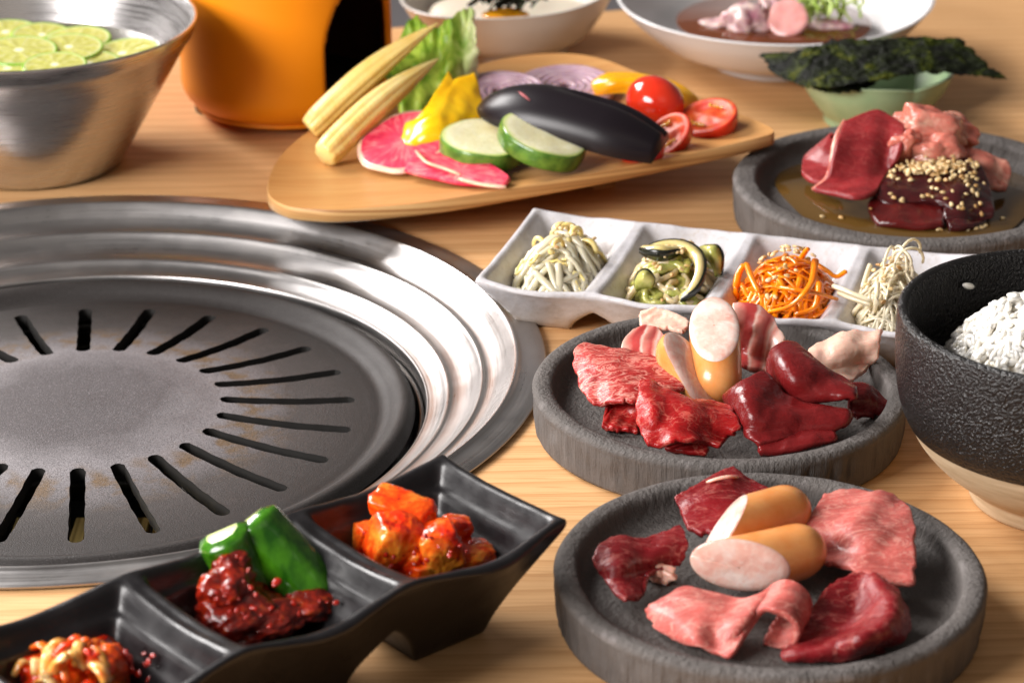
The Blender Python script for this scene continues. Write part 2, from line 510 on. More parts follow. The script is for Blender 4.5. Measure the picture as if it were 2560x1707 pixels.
M_CORN = veg('baby_corn', (0.817, 0.57, 0.152), (0.855, 0.684, 0.285), 55, .35, .4)
M_PEPPER = veg('yellow_pepper', (.90, .47, .002), (.92, .56, .008), 60, .22, .3, coat=.4)
M_PEPPER2 = veg('orange_yellow_pepper', (.86, .36, .002), (.90, .44, .006), 60, .22, .3, coat=.4)
M_TOMATO = veg('tomato_skin', (.62, .016, .006), (.70, .035, .01), 50, .12, .25, coat=.6, bs=.05)
M_TOMFLESH = veg('tomato_flesh', (.50, .022, .006), (.62, .11, .02), 160, .42, .3, coat=.0)
M_SEEDJEL = veg('tomato_seed_jelly', (.55, .25, .02), (.70, .42, .06), 300, .15, .4, coat=.6)
M_EGGP = Mat('eggplant_skin', (.0075, .0045, .0070), .34, spec=.45, coat=.0)
M_EGGF = Mat('eggplant_flesh', (.60, .50, .22), .4)
M_SCAR = Mat('pink_scar', (.45, .12, .13), .5)
def radial(m):
    tc = m.n('ShaderNodeTexCoord'); sp = m.n('ShaderNodeSeparateXYZ'); m.l(tc.outputs['UV'], sp.inputs[0])
    x, y = m.math('SUBTRACT', sp.outputs[0], .5), m.math('SUBTRACT', sp.outputs[1], .5)
    r = m.math('MULTIPLY', m.math('SQRT', m.math('ADD', m.math('MULTIPLY', x, x), m.math('MULTIPLY', y, y))), 2.)
    return r, m.math('ARCTAN2', y, x)
M_ZUCF = Mat('zucchini_flesh', (.78, .74, .5), .35, sss=.35, sssr=(1, .8, .3), sscale=.003, coat=.2)
def _():
    m = M_ZUCF
    r, a = radial(m)
    n = m.noise(m.coord(), 420, 3, .6)
    c = m.ramp(n, [(.35, (.70, .66, .40)), (.65, (.78, .75, .52))])
    cb = m.n('ShaderNodeCombineXYZ'); m.l(m.math('MULTIPLY', a, 4.2), cb.inputs[0]); m.l(m.math('MULTIPLY', r, 5.), cb.inputs[1])
    sd = m.ramp(m.voro(cb.outputs[0], 1.6), [(.12, 1.), (.30, 0.)])
    ring = m.ramp(r, [(.10, .0), (.24, 1.), (.50, 1.), (.62, 0.)])
    c = m.mix(m.math('MULTIPLY', m.math('MULTIPLY', sd, ring), .55), c, (.58, .46, .16))
    c = m.mix(m.math('MULTIPLY', ring, .25), c, (.66, .58, .28))
    m.col(m.mix(m.ramp(r, [(.86, 0.), (.97, 1.)]), c, (.46, .56, .14)))
    m.nrm(m.bump(n, .25, .0006))
_()
M_ZUCS = veg('zucchini_skin', (.035, .12, .012), (.13, .27, .03), 160, .28, .1, coat=.3)
M_RADI = Mat('red_radish_flesh', (.74, .03, .08), .5, spec=.3, sss=.3, sscale=.003)
def _():
    m = M_RADI
    r, a = radial(m)
    cb = m.n('ShaderNodeCombineXYZ'); m.l(m.math('MULTIPLY', a, 5.), cb.inputs[0]); m.l(m.math('MULTIPLY', r, 1.6), cb.inputs[1])
    st = m.noise(cb.outputs[0], 1.6, 4, .6, .4); n = m.noise(m.coord(), 70, 4, .6, .5)
    c = m.ramp(m.mix(.45, st, n), [(.34, (.50, .006, .045)), (.48, (.68, .035, .085)), (.60, (.76, .20, .20)), (.72, (.80, .46, .40))])
    m.col(c)
_()
M_RADR = veg('radish_rim', (.78, .56, .36), (.74, .42, .34), 150, .35, .4)
M_ONION = veg('red_onion', (.46, .26, .34), (.62, .46, .52), 120, .25, .4, (1, 5, 1))
M_LETT = Mat('lettuce_leaf', (.22, .38, .02), .45, sss=.2, sssr=(.6, 1, .2), sscale=.002)
def _():
    m = M_LETT
    uv = m.coord('UV'); sp = m.n('ShaderNodeSeparateXYZ'); m.l(uv, sp.inputs[0])
    n = m.noise(m.coord(scale=(1, 1, .3)), 150, 4, .6)
    g = m.ramp(n, [(.35, (.13, .27, .008)), (.65, (.38, .50, .06))])
    f = m.math('ADD', sp.outputs[0], m.math('MULTIPLY', m.math('SUBTRACT', n, .5), .5))
    m.col(m.mix(m.ramp(f, [(.72, 0.), (.98, 1.)]), g, (.62, .64, .36)))
    m.nrm(m.bump(n, .4, .002))
_()
M_NORI = Mat('nori_seaweed', (.012, .016, .008), .6, spec=.12)
def _():
    m = M_NORI
    v = m.coord(); n = m.noise(v, 75, 5, .7, .6); f = m.noise(v, 420, 3, .7)
    m.col(m.ramp(n, [(.38, (.005, .005, .0045)), (.54, (.009, .012, .004)), (.61, (.032, .042, .004)), (.70, (.10, .095, .010))]))
    m.rgh(m.ramp(f, [(.3, .4), (.7, .75)])); m.nrm(m.bump(f, .6, .002, m.bump(n, .6, .003)))
_()
M_RICE = Mat('cooked_rice', (.83, .79, .71), .25, sss=.6, sssr=(1, .95, .85), sscale=.003, coat=.4)
M_SESAME = veg('sesame_seed', (.66, .44, .19), (.78, .62, .37), 300, .4, .2)
M_SESAME_D = veg('toasted_sesame_seed', (.40, .20, .06), (.62, .40, .16), 300, .4, .2)
M_CARROT = veg('carrot', (0.855, 0.19, 0.0019), (0.9025, 0.285, 0.0057), 120, .22, .35, coat=.4)
M_SPROUT = Mat('sprout_stem', (.86, .77, .55), .18, sss=.4, sssr=(1, .85, .55), sscale=.004, coat=.4, trans=.30)
M_SPROUTY = veg('sprout_head', (.80, .60, .20), (.82, .70, .36), 200, .25, .4)
M_DAIKON = Mat('white_radish_shred', (.86, .74, .52), .22, sss=.4, sssr=(1, .85, .6), sscale=.003, coat=.4, trans=.12)
M_SKIN = Mat('dark_vegetable_skin', (.010, .012, .008), .25, coat=.4)
M_NAMUL = veg('soft_zucchini_flesh', (.60, .48, .18), (.68, .58, .30), 140, .22, .4, coat=.4)
M_NAMULG = veg('green_zucchini_bits', (.26, .29, .05), (.52, .48, .16), 160, .22, .4, coat=.4)
M_NAMULW = veg('soft_eggplant_strand', (.62, .52, .32), (.56, .42, .22), 200, .25, .4, coat=.3)
M_CUC = veg('cucumber_skin', (.010, .070, .002), (.050, .19, .006), 60, .2, .2, (3, 3, 1), coat=.5)
M_CUCF = veg('cucumber_flesh', (.42, .52, .14), (.56, .62, .26), 120, .25, .4)
M_CHILI = Mat('chili_paste', (.16, .008, .004), .16, spec=.5, sss=.2, sscale=.002, coat=.6)
def _():
    m = M_CHILI
    v = m.coord(); n = m.noise(v, 260, 4, .65); w = m.voro(v, 600)
    m.col(m.ramp(n, [(.35, (.10, .005, .003)), (.55, (.28, .014, .005)), (.72, (.50, .07, .010))]))
    m.nrm(m.bump(n, .5, .002))
_()
M_FLAKE = Mat('chili_flake', (.34, .012, .004), .25, coat=.4)
M_KIMCHI = Mat('radish_kimchi', (.72, .22, .04), .2, sss=.45, sssr=(1, .4, .12), sscale=.004, coat=.5)
def _():
    m = M_KIMCHI
    v = m.coord(); n = m.noise(v, 85, 4, .65, .4); f = m.noise(v, 420, 3, .6)
    c = m.ramp(n, [(.36, (.66, .018, .002)), (.50, (.84, .085, .004)), (.66, (.90, .30, .03))])
    m.col(m.mix(m.ramp(f, [(.60, 0.), (.68, .8)]), c, (.36, .008, .004)))
    m.nrm(m.bump(f, .3, .001))
_()
M_SQUID = Mat('orange_kimchi_slivers', (.80, .38, .09), .18, sss=.45, sssr=(1, .5, .2), sscale=.004, coat=.5)
def _():
    m = M_SQUID
    n = m.noise(m.coord(), 130, 4, .6)
    m.col(m.ramp(n, [(.35, (.70, .14, .015)), (.5, (.80, .36, .07)), (.66, (.82, .58, .28))]))
_()
M_LIMEF = Mat('citrus_flesh', (.66, .62, .12), .2, sss=.4, sssr=(1, 1, .4), sscale=.004, coat=.4)
def _():
    m = M_LIMEF
    tc = m.n('ShaderNodeTexCoord'); sp = m.n('ShaderNodeSeparateXYZ'); m.l(tc.outputs['UV'], sp.inputs[0])
    r, a = sp.outputs[0], sp.outputs[1]
    s = m.math('ABSOLUTE', m.math('SUBTRACT', m.math('FRACT', m.math('MULTIPLY', a, 10.)), .5))
    seg = m.ramp(s, [(.38, 0.), (.48, 1.)])
    n = m.noise(m.coord(), 350, 3)
    c = m.ramp(n, [(.35, (.40, .40, .07)), (.65, (.54, .53, .18))])
    c = m.mix(m.math('MULTIPLY', m.math('MULTIPLY', seg, .55), m.ramp(n, [(.3, .4), (.6, 1.)])), c, (.58, .58, .34))
    c = m.mix(m.ramp(r, [(.84, 0.), (.90, 1.)]), c, (.56, .62, .30))
    c = m.mix(m.ramp(r, [(.08, 1.), (.16, 0.)]), c, (.80, .80, .55))
    m.col(c)
_()
M_LIMER = veg('citrus_rind', (.16, .36, .02), (.34, .52, .06), 90, .25, .2)
M_SAUCE = Mat('brown_dipping_sauce', (.10, .052, .012), .05, spec=.5, coat=.3)
M_WATER = Mat('clear_cold_broth', (.72, .70, .52), .04, trans=.85, ior=1.33)
M_SOY = Mat('dark_soy', (.12, .030, .008), .06, coat=.4)
M_CREAM = Mat('cream_sauce', (.78, .70, .56), .35, sss=.3, sscale=.004)
M_YOLK = Mat('egg_yolk', (.78, .34, .01), .15, sss=.3, coat=.5)
M_OCTO = veg('octopus_flesh', (.76, .60, .56), (.40, .15, .20), 110, .2, .4, coat=.4)
M_HAM = veg('pink_cut_slice', (.68, .27, .25), (.74, .38, .35), 130, .25, .4)
M_SCALL = veg('spring_onion', (.30, .46, .06), (.52, .64, .20), 90, .25, .4)

# ------------------------------------------------------------------ setting: table and floor
RC = (-.1878, -.0242)           # centre of the built-in roaster
def build_table():
    poly = [(-.75, -.75), (.85, -.75), (.85, .723), (-.75, .290)]
    def hit(a):
        d = (math.cos(a), math.sin(a)); best = 9
        for i in range(4):
            p, q = poly[i], poly[(i + 1) % 4]
            ex, ey = q[0] - p[0], q[1] - p[1]
            den = d[0] * ey - d[1] * ex
            if abs(den) < 1e-9: continue
            t = ((p[0] - RC[0]) * ey - (p[1] - RC[1]) * ex) / den
            s = ((p[0] - RC[0]) * d[1] - (p[1] - RC[1]) * d[0]) / den
            if t > 0 and -1e-6 <= s <= 1 + 1e-6: best = min(best, t)
        return best
    angs = sorted([2 * PI * k / 180 for k in range(180)] + [math.atan2(p[1] - RC[1], p[0] - RC[0]) % (2 * PI) for p in poly])
    v, f = [], []; n = len(angs)
    for z in (0., -.03):
        for a in angs:
            v.append((RC[0] + .199 * math.cos(a), RC[1] + .199 * math.sin(a), z))
        for a in angs:
            h = hit(a); v.append((RC[0] + h * math.cos(a), RC[1] + h * math.sin(a), z))
    for i in range(n):
        j = (i + 1) % n
        f += [(i, j, n + j, n + i), (2 * n + i, 3 * n + i, 3 * n + j, 2 * n + j), (n + i, n + j, 3 * n + j, 3 * n + i), (i, 2 * n + i, 2 * n + j, j)]
    o = mesh_obj('table_top', v, f, M_TABLE, smooth=False)
    tag(o, kind='structure')
    o2 = mesh_obj('floor', [(-4, -4, -.72), (4, -4, -.72), (4, 6, -.72), (-4, 6, -.72)], [(0, 1, 2, 3)], M_GREY, smooth=False)
    tag(o2, kind='structure')
build_table()

M_DARKIN = Mat('sooty_shaded_pot_lining', (.075, .018, .006), .6)  # soot, with the shade inside the pot put into the dark colour

# ------------------------------------------------------------------ built-in roaster and griddle
def build_roaster():
    r = empty('table_roaster', (RC[0], RC[1], 0), 'round stainless steel roaster ring sunk into the wooden table', 'grill')
    prof = [(.1985, -.02), (.1995, .0008), (.2020, .0008), (.2026, .0015), (.2021, .0024), (.1995, .0028), (.1945, .0027), (.1920, .0029), (.1906, .0037), (.1896, .0037), (.1884, .0028),
            (.1864, .0006), (.1836, -.0026), (.1806, -.0052), (.1778, -.0066), (.1762, -.0068), (.1752, -.0066), (.1743, -.0071), (.1722, -.0094), (.1690, -.0122), (.1655, -.0141), (.1622, -.0150), (.1608, -.0149), (.1598, -.0151), (.1588, -.0158)]
    pr = smooth_prof(prof[2:], 4)
    v, f = lathe(prof[:2] + pr, 220, (0, 0, 0))
    def place(name, v, f, mat):
        me_o = mesh_obj(name, v, f, mat)
        me_o.parent = r
        return me_o
    place('outer_ring', v, f, M_STEEL)
    pr = smooth_prof([(.1589, -.0160), (.1570, -.0178), (.1540, -.0194), (.1518, -.0202), (.1505, -.0212), (.1502, -.0300), (.1500, -.0600)], 4)
    place('drip_ring', *lathe(pr, 220), M_STEEL)
    pr = smooth_prof([(.1496, -.0560), (.1494, -.0300), (.1490, -.0268), (.1480, -.0262), (.1470, -.0275), (.1462, -.0340), (.1440, -.0420), (.1360, -.0440)], 4)
    place('support_ring', *lathe(pr, 160), M_DARKST)
    place('well', *lathe([(.1500, -.058), (.148, -.09), (.14, -.125), (.0, -.126)], 96), M_SOOT_SHADE)
    # burner: ribbed yellowed box with a tube ring
    V, F = [], []
    for k in range(9):
        x = -.036 + k * .009
        o = len(V)
        for z in (-.120, -.085):
            V += [(x, -.075, z), (x + .006, -.075, z), (x + .006, .02, z), (x, .02, z)]
        F += [(o, o + 1, o + 2, o + 3), (o + 4, o + 7, o + 6, o + 5)] + [(o + i, o + 4 + i, o + 4 + (i + 1) % 4, o + (i + 1) % 4) for i in range(4)]
    place('burner', V, F, M_BRASS).data.polygons.foreach_set('use_smooth', [False] * len(F))
    tv, tf = tube_data([(.085 * math.cos(a * PI / 24), .085 * math.sin(a * PI / 24), -.1) for a in range(49)], .008, seg=12)
    place('burner_tube', tv, tf, M_DARKST)
    return r
build_roaster()

def build_griddle():
    R0, RI, RO, HW = .0, .0605, .1195, .0032
    ns = 24; nc = 10
    # rows
    rad = [0.00004, .004, .01, .02, .03, .04, .048, .053, .057, RI - .001]
    for k in range(7): rad.append(RI + HW * (1 - math.cos(k / 6 * PI / 2)))
    rad += list(np.linspace(RI + HW, RO - HW, 14)[1:-1])
    for k in range(7): rad.append(RO - HW + HW * math.sin(k / 6 * PI / 2))
    rad += [RO + .001, .1225, .125, .127, .129, .131, .133, .135, .1365, .138, .1395, .141, .1425, .144, .145, .1455]
    def zf(r):
        pts = [(0, .0042), (.04, .0040), (.052, .0034), (.060, .0022), (.075, .0004), (.095, -.0012), (.118, -.0016), (.127, -.0020), (.1305, -.0026), (.1335, -.0014), (.137, .0022), (.1395, .0038), (.142, .0038), (.144, .0020), (.1455, -.0016)]
        for (a, za), (b, zb) in zip(pts, pts[1:]):
            if r <= b:
                t = (r - a) / (b - a); t = t * t * (3 - 2 * t) if r > .12 else t
                return za + (zb - za) * t
        return pts[-1][1]
    def half(r):
        if r <= RI or r >= RO: return 0.
        if r < RI + HW: return math.sqrt(max(HW ** 2 - (RI + HW - r) ** 2, 0))
        if r > RO - HW: return math.sqrt(max(HW ** 2 - (r - RO + HW) ** 2, 0))
        return HW
    v, f = [], []
    sec = 2 * PI / ns; nr = len(rad)
    for s in range(ns):
        for i, r in enumerate(rad):
            h = half(r)
            for c in range(nc + 1):
                rough = 1.
                t = c / nc
                a0 = math.asin(min(h / r, 1)) if h else 0.
                if h and (c == 0 or c == nc): a0 *= 1 + .06 * math.sin(r * 2600 + s * 3.1 + c)
                a = s * sec + sec / 2 + a0 + (sec - 2 * a0) * t
                # small rolled edge at the slots
                z = zf(r)
                v.append((r * math.cos(a), r * math.sin(a), z))
        o = s * nr * (nc + 1)
        for i in range(nr - 1):
            for c in range(nc):
                q = o + i * (nc + 1) + c
                f.append((q, q + 1, q + nc + 2, q + nc + 1))
    o = mesh_obj('griddle_plate', v, f, M_IRON, merge=4e-5)
    md = o.modifiers.new('thickness', 'SOLIDIFY'); md.thickness = .0062; md.offset = -1 if o.data.polygons[0].normal.z > 0 else 1
    o.data.materials.append(M_SOOT_SHADE.m); md.material_offset = 1; md.material_offset_rim = 1  # black slot walls and underside: shade in the slots put into the colour
    es = o.modifiers.new('crisp', 'EDGE_SPLIT'); es.split_angle = math.radians(38)
    o.location = (RC[0], RC[1], -.0226)
    tag(o, 'black cast iron griddle plate with radial slots inside the steel ring', 'griddle')
build_griddle()

# ------------------------------------------------------------------ stone plates
def stone_plate(c, r, label, seed, h=.021, fl=.0128, rim=.0084):
    prof = [(.002, .0015), (r - .006, .001), (r - .0035, .0), (r - .0022, .0012)]
    prof += [(r - .0018 + .0012 * t, .0012 + t * (h - .0040)) for t in np.linspace(.05, .95, 18)]
    prof += [(r - .0003, h - .0022), (r - .0012, h - .0008), (r - .0026, h - .0001), (r - .0045, h), (r - rim + .002, h - .0003), (r - rim, h - .0010),
             (r - rim - .0006, h - .0030), (r - rim - .0012, h - .0052), (r - rim - .0022, h - .0072), (r - rim - .0042, fl + .0006), (r - rim - .0075, fl), (r * .60, fl - .0001), (r * .45, fl - .0002), (r * .3, fl - .0002), (r * .15, fl - .0003), (.0003, fl - .0003)]
    def fn(rr, z, a, i):
        p = (math.cos(a) * 3, math.sin(a) * 3, seed)
        w = 1 + .006 * noise.noise(Vector((math.cos(a) * 1.3, math.sin(a) * 1.3, seed)))
        if 3 <= i <= 21:       # hewn side: vertical chisel marks
            k = math.sin((i - 3) / 18 * PI) ** .6
            q = noise.noise(Vector((math.cos(a) * 22, math.sin(a) * 22, z * 55 + seed))) + .6 * noise.noise(Vector((math.cos(a) * 55, math.sin(a) * 55, z * 120 + seed)))
            rr -= .0014 * k * max(q, -.4)
        elif i > 21: 
            z += .00025 * noise.noise(Vector((math.cos(a) * 6 * rr / r, math.sin(a) * 6 * rr / r, seed)))
        return rr * w, z
    v, f = lathe(prof, 300, (c[0], c[1], 0), fn)
    return tag(mesh_obj('stone_plate', v, f, M_STONE), label, 'plate', 'round grey stone plates')
stone_plate((.0842, -.0898), .0764, 'grey stone plate of beef, liver, pork and upright sausages, middle of the table', 1.3)
stone_plate((.0905, -.2458), .0764, 'grey stone plate nearest the camera with pink beef round two lying sausages', 5.1)
stone_plate((.1946, .1474), .0868, 'wide grey stone plate with brown sauce and sesame covered liver at the back', 9.7, h=.022, rim=.0115)

# ------------------------------------------------------------------ rice bowl
RB = (.2122, -.1510)
def build_rice_bowl():
    e = empty('rice_bowl', (RB[0], RB[1], 0), 'black pebbled bowl with beige foot holding white rice at the right', 'bowl')
    h = .078
    pr = smooth_prof([(.0602, .0322), (.0630, .0380), (.0652, .0470), (.0664, .0590), (.0668, .0700), (.0666, h - .0022), (.0659, h - .0005), (.0645, h), (.0631, h - .0006), (.0623, h - .0030), (.0619, .0620), (.0595, .045), (.0490, .028), (.0300, .0175), (.001, .0145)], 5)
    mesh_obj('glazed_body', *lathe(pr, 160, (RB[0], RB[1], 0)), M_RICEB, e)
    pr = smooth_prof([(.001, .003), (.020, .003), (.0270, .001), (.0325, .0), (.0345, .0010), (.0352, .0045), (.0362, .0072), (.0410, .0108), (.0490, .0172), (.0558, .0250), (.0600, .0325)], 5)
    mesh_obj('clay_foot', *lathe(pr, 160, (RB[0], RB[1], 0)), M_FOOT, e)
build_rice_bowl()

# ------------------------------------------------------------------ steel bowl, orange pot, back bowls, cup
SB = (-.250, .2350)
def build_steel_bowl():
    h = .077
    pr = [(.001, .002), (.040, .0015), (.0455, .0006), (.0475, .0020), (.0490, .0050)]
    pr += [(.0490 + (.0845 - .0490) * t, .005 + (.0665 - .005) * t) for t in np.linspace(.1, 1, 6)]
    pr += [(.0862, .0680), (.0872, .0700), (.0886, .0755), (.0888, h - .0004), (.0880, h), (.0868, h - .0006), (.0850, .0710), (.0835, .0680), (.070, .0440), (.0485, .0075), (.045, .0042), (.001, .0040)]
    o = mesh_obj('steel_bowl', *lathe(pr, 180, (0, 0, 0)), M_STEEL2)
    o.location = (SB[0], SB[1], 0)
    tag(o, 'brushed steel mixing bowl filled with floating citrus slices, left back', 'bowl')
    br = .0742
    v, f = lathe([(br, .053), (br * .6, .0532), (.001, .0532)], 96, (SB[0], SB[1], 0))
    tag(mesh_obj('cold_broth', v, f, M_WATER), 'pale clear broth under the citrus slices in the steel bowl', 'broth')
build_steel_bowl()
def citrus(p, r, tilt, az, label):
    e = empty('citrus_slice', p, label, 'citrus slice', 'citrus slices in the steel bowl')
    R = Matrix.Translation(Vector(p)) @ Matrix.Rotation(az, 4, 'Z') @ Matrix.Rotation(tilt, 4, 'X')
    seg = 60; rows = [0.001, .15, .4, .6, .8, .92]
    v, f, uv = [], [], []
    for q in rows:
        for k in range(seg + 1):
            a = 2 * PI * k / seg
            bulge = .0004 * (1 - abs((k * 10 / seg) % 1 - .5) * 2) * (1 if .2 < q < .85 else 0)
            v.append(R @ Vector((r * q * math.cos(a), r * q * math.sin(a), .0016 - bulge))); uv.append((q, k / seg))
    for i in range(len(rows) - 1):
        for k in range(seg):
            b = i * (seg + 1) + k
            f.append((b, b + 1, b + seg + 2, b + seg + 1))
    fl = mesh_obj('flesh', v, f, M_LIMEF, e, uv=uv)
    pr = [(r * .90, .0013), (r * .95, .0018), (r * .985, .0013), (r, 0.), (r * .985, -.0013), (r * .9, -.0018), (.001, -.0018)]
    v, f = lathe(pr, 60)
    mesh_obj('rind', [R @ Vector(x) for x in v], f, M_LIMER, e)
for p, r, t, az, lb in [
    ((-0.2679,0.2791,0.0550), .0180, .10, 0, 'pale green citrus slice at the back left, against the steel bowl wall'),
    ((-0.2476,0.2729,0.0555), .0165, .12, .5, 'citrus slice lying behind the others in the middle of the steel bowl'),
    ((-0.2282,0.2650,0.0555), .0185, .10, -.4, 'citrus slice at the back, right of centre in the steel bowl'),
    ((-0.2008,0.2405,0.0555), .0200, .16, -.9, 'greyish translucent citrus slice at the far right of the steel bowl'),
    ((-0.2151,0.2217,0.0560), .0170, .12, .3, 'citrus slice half sunk below the right-hand slices near the bowl rim'),
    ((-0.2282,0.2403,0.0590), .0180, .10, .1, 'bright citrus slice on top in the middle with clear segments'),
    ((-0.2523,0.2316,0.0600), .0200, .08, .2, 'big bright citrus slice with a white core star at the left'),
    ((-0.2543,0.2085,0.0575), .0180, .06, 0, 'citrus slice cut by the left picture edge beside the front rim'),
    ((-0.2295,0.2038,0.0610), .0165, .10, 0, 'front citrus slice lying nearest the rim of the steel bowl')]:
    citrus(p, r, t, az, lb)

PO = (-.1235, .3215)
def build_pot():
    e = empty('orange_warmer', (PO[0], PO[1], 0), 'glossy orange ceramic warmer pot with a dark arched opening', 'warmer')
    R = .0580; H = .135
    zs = [.0065, .0080, .0110, .0150, .0190, .0195] + list(np.linspace(.0205, .100, 26)) + [.104, .108, .114, .12, .128, H]
    def rz(z):
        if z < .019: return R - .0075 * (1 - (z - .0065) / .0125) ** 2.2
        return R - .0012 * (z - .019) / .116
    # opening in angle (0 = +x, -90 = camera)
    a0, a1 = math.radians(-64), math.radians(-4)
    zl, zh = .0205, .085
    def inside(a, z):
        u = (a - (a0 + a1) / 2) / ((a1 - a0) / 2); w = (z - zl) / (zh - zl)
        if w < 0 or w > 1: return False
        lim = 1.0
        if w > .30: lim = max(1 - ((w - .30) / .70) ** 2.4, 0) ** .6
        if w < .12: lim = .90 + .10 * (w / .12) ** .5
        return abs(u) <= lim
    seg = 260; v = []; f = []; fin = []
    A = [-PI + 2 * PI * k / seg for k in range(seg)]
    for th in (0., .005):
        for z in zs:
            for a in A: v.append((PO[0] + (rz(z) - th) * math.cos(a), PO[1] + (rz(z) - th) * math.sin(a), z))
    nzs = len(zs); off = nzs * seg
    # snap the boundary vertices to the smooth opening by skipping inside faces
    keep = np.ones((nzs - 1, seg), bool)
    for i in range(nzs - 1):
        for k in range(seg):
            if inside((A[k] + PI / seg), (zs[i] + zs[i + 1]) / 2): keep[i, k] = False
    for i in range(nzs - 1):
        for k in range(seg):
            k2 = (k + 1) % seg
            if keep[i, k]:
                f.append((i * seg + k, i * seg + k2, (i + 1) * seg + k2, (i + 1) * seg + k))
                fin.append((i * seg + k, (i + 1) * seg + k, (i + 1) * seg + k2, i * seg + k2))
                for (ii, kk, e1, e2) in ((i - 1, k, (i, k), (i, k2)), (i + 1, k, (i + 1, k), (i + 1, k2)), (i, (k - 1) % seg, (i, k), (i + 1, k)), (i, k2, (i, k2), (i + 1, k2))):
                    if 0 <= ii < nzs - 1 and not keep[ii, kk]:
                        p, q = e1[0] * seg + e1[1], e2[0] * seg + e2[1]
                        f.append((p, q, off + q, off + p))
    for k in range(seg):
        k2 = (k + 1) % seg
        f.append(((nzs - 1) * seg + k, (nzs - 1) * seg + k2, off + (nzs - 1) * seg + k2, off + (nzs - 1) * seg + k))
        f.append((k, k2, off + k2, off + k))
    vi = [(PO[0] + (p[0] - PO[0]) * .985, PO[1] + (p[1] - PO[1]) * .985, p[2]) for p in v[off:]]
    li = mesh_obj('lining', vi, fin, M_DARKIN, e)
    bm = bmesh.new(); bm.from_mesh(li.data)
    seen, best = set(), []
    for f0 in bm.faces:
        if f0 in seen: continue
        isl, todo = [], [f0]; seen.add(f0)
        while todo:
            q = todo.pop(); isl.append(q)
            for ed in q.edges:
                for nb in ed.link_faces:
                    if nb not in seen: seen.add(nb); todo.append(nb)
        if len(isl) > len(best): best = isl
    keepf = set(best)
    bmesh.ops.delete(bm, geom=[q for q in bm.faces if q not in keepf], context='FACES')
    bmesh.ops.delete(bm, geom=[q for q in bm.verts if not q.link_faces], context='VERTS')
    bm.to_mesh(li.data); bm.free()
    md = li.modifiers.new('soften', 'SMOOTH'); md.factor = .5; md.iterations = 6
    bm_o = mesh_obj('body', v, f, M_ORANGE, e)
    md = bm_o.modifiers.new('soften', 'SMOOTH'); md.factor = .5; md.iterations = 6
    mesh_obj('floor_plate', *lathe([(R - .009, .0085), (R - .006, .0165), (.001, .0165)], 96, (PO[0], PO[1], 0)), M_SOOT_SHADE, e)
    mesh_obj('light_block_cap', *lathe([(R - .004, H - .006), (R - .003, H + .001), (R - .008, H + .003), (.001, H + .003)], 96, (PO[0], PO[1], 0)), M_SOOT_SHADE, e)  # unseen cap, added to keep light from entering the pot from above
    for k in range(3):
        a = math.radians(-55 + 120 * k)
        c = (PO[0] + .043 * math.cos(a), PO[1] + .043 * math.sin(a), 0)
        mesh_obj('foot', *lathe([(.001, 0), (.0075, 0), (.0082, .0015), (.0078, .0082), (.001, .0082)], 24, c), M_SOOT_SHADE, e)
    mesh_obj('base_ring', *lathe([(.001, .0035), (.046, .0035), (.0505, .0050), (.0515, .0066), (.001, .0068)], 96, (PO[0], PO[1], 0)), M_ORANGE, e)
build_pot()

def open_bowl(name, label, c, r, h, rb, mat, tilt, wall=.0022, belly=.55, wave=0.):
    prof = smooth_prof([(.001, .003), (rb - .004, .003), (rb - .0025, .0), (rb, .0004), (rb + .0005, .004), (rb + .004, .0065), (rb + (r - rb) * .45, h * .30), (rb + (r - rb) * .80, h * .66), (r - .0006, h - .0016), (r, h - .0004), (r - .0012, h), (r - wall - .0006, h - .0014),
                        (rb + (r - rb) * .76 - wall, h * .68), (rb + (r - rb) * .40 - wall, h * .36), (rb * .7, .0105), (.001, .0085)], 5)
    def fn(rr, z, a, i):
        k = (rr / r) ** 2 * (z / h)
        return rr * (1 + wave * .4 * math.sin(2 * a + .6) * k), z + tilt[0] * math.cos(a) * k + tilt[1] * math.sin(a) * k + wave * .01 * math.sin(3 * a + 1) * k
    return tag(mesh_obj(name, *lathe(prof, 140, (c[0], c[1], 0), fn), mat), label, 'bowl')
open_bowl('cream_bowl', 'cream coloured deep bowl with yolk and shredded nori, back centre', (-.002, .4330), .0625, .0370, .035, M_BOWLW, (.004, .001), wave=.08)
open_bowl('white_bowl', 'wide white shallow bowl with octopus and spring onion, top right of centre', (.1510, .4020), .0900, .0425, .0345, M_BOWLW2, (.0, .004), wave=.05)
GC = (.1960, .2990)
def build_cup():
    h = .031; r = .0425
    prof = smooth_prof([(.001, .002), (.0235, .002), (.025, .0), (.0265, .001), (.0270, .005), (.031, .010), (.0385, .021), (r - .0006, h - .002), (r, h - .0004), (r - .0012, h), (r - .0028, h - .0012), (.036, .021), (.028, .011), (.020, .006), (.001, .005)], 5)
    def fn(rr, z, a, i):
        k = (z / h) ** 1.5 * (rr / r)
        lobe = abs(math.sin(3 * a + .35)) ** .7
        return rr * (1 + .075 * (lobe - .6) * k), z + .0030 * (lobe - .6) * k
    tag(mesh_obj('celadon_cup', *lathe(prof, 180, (GC[0], GC[1], 0), fn), M_GREEN), 'small pale green flower shaped cup under the nori sheets', 'cup')
build_cup()

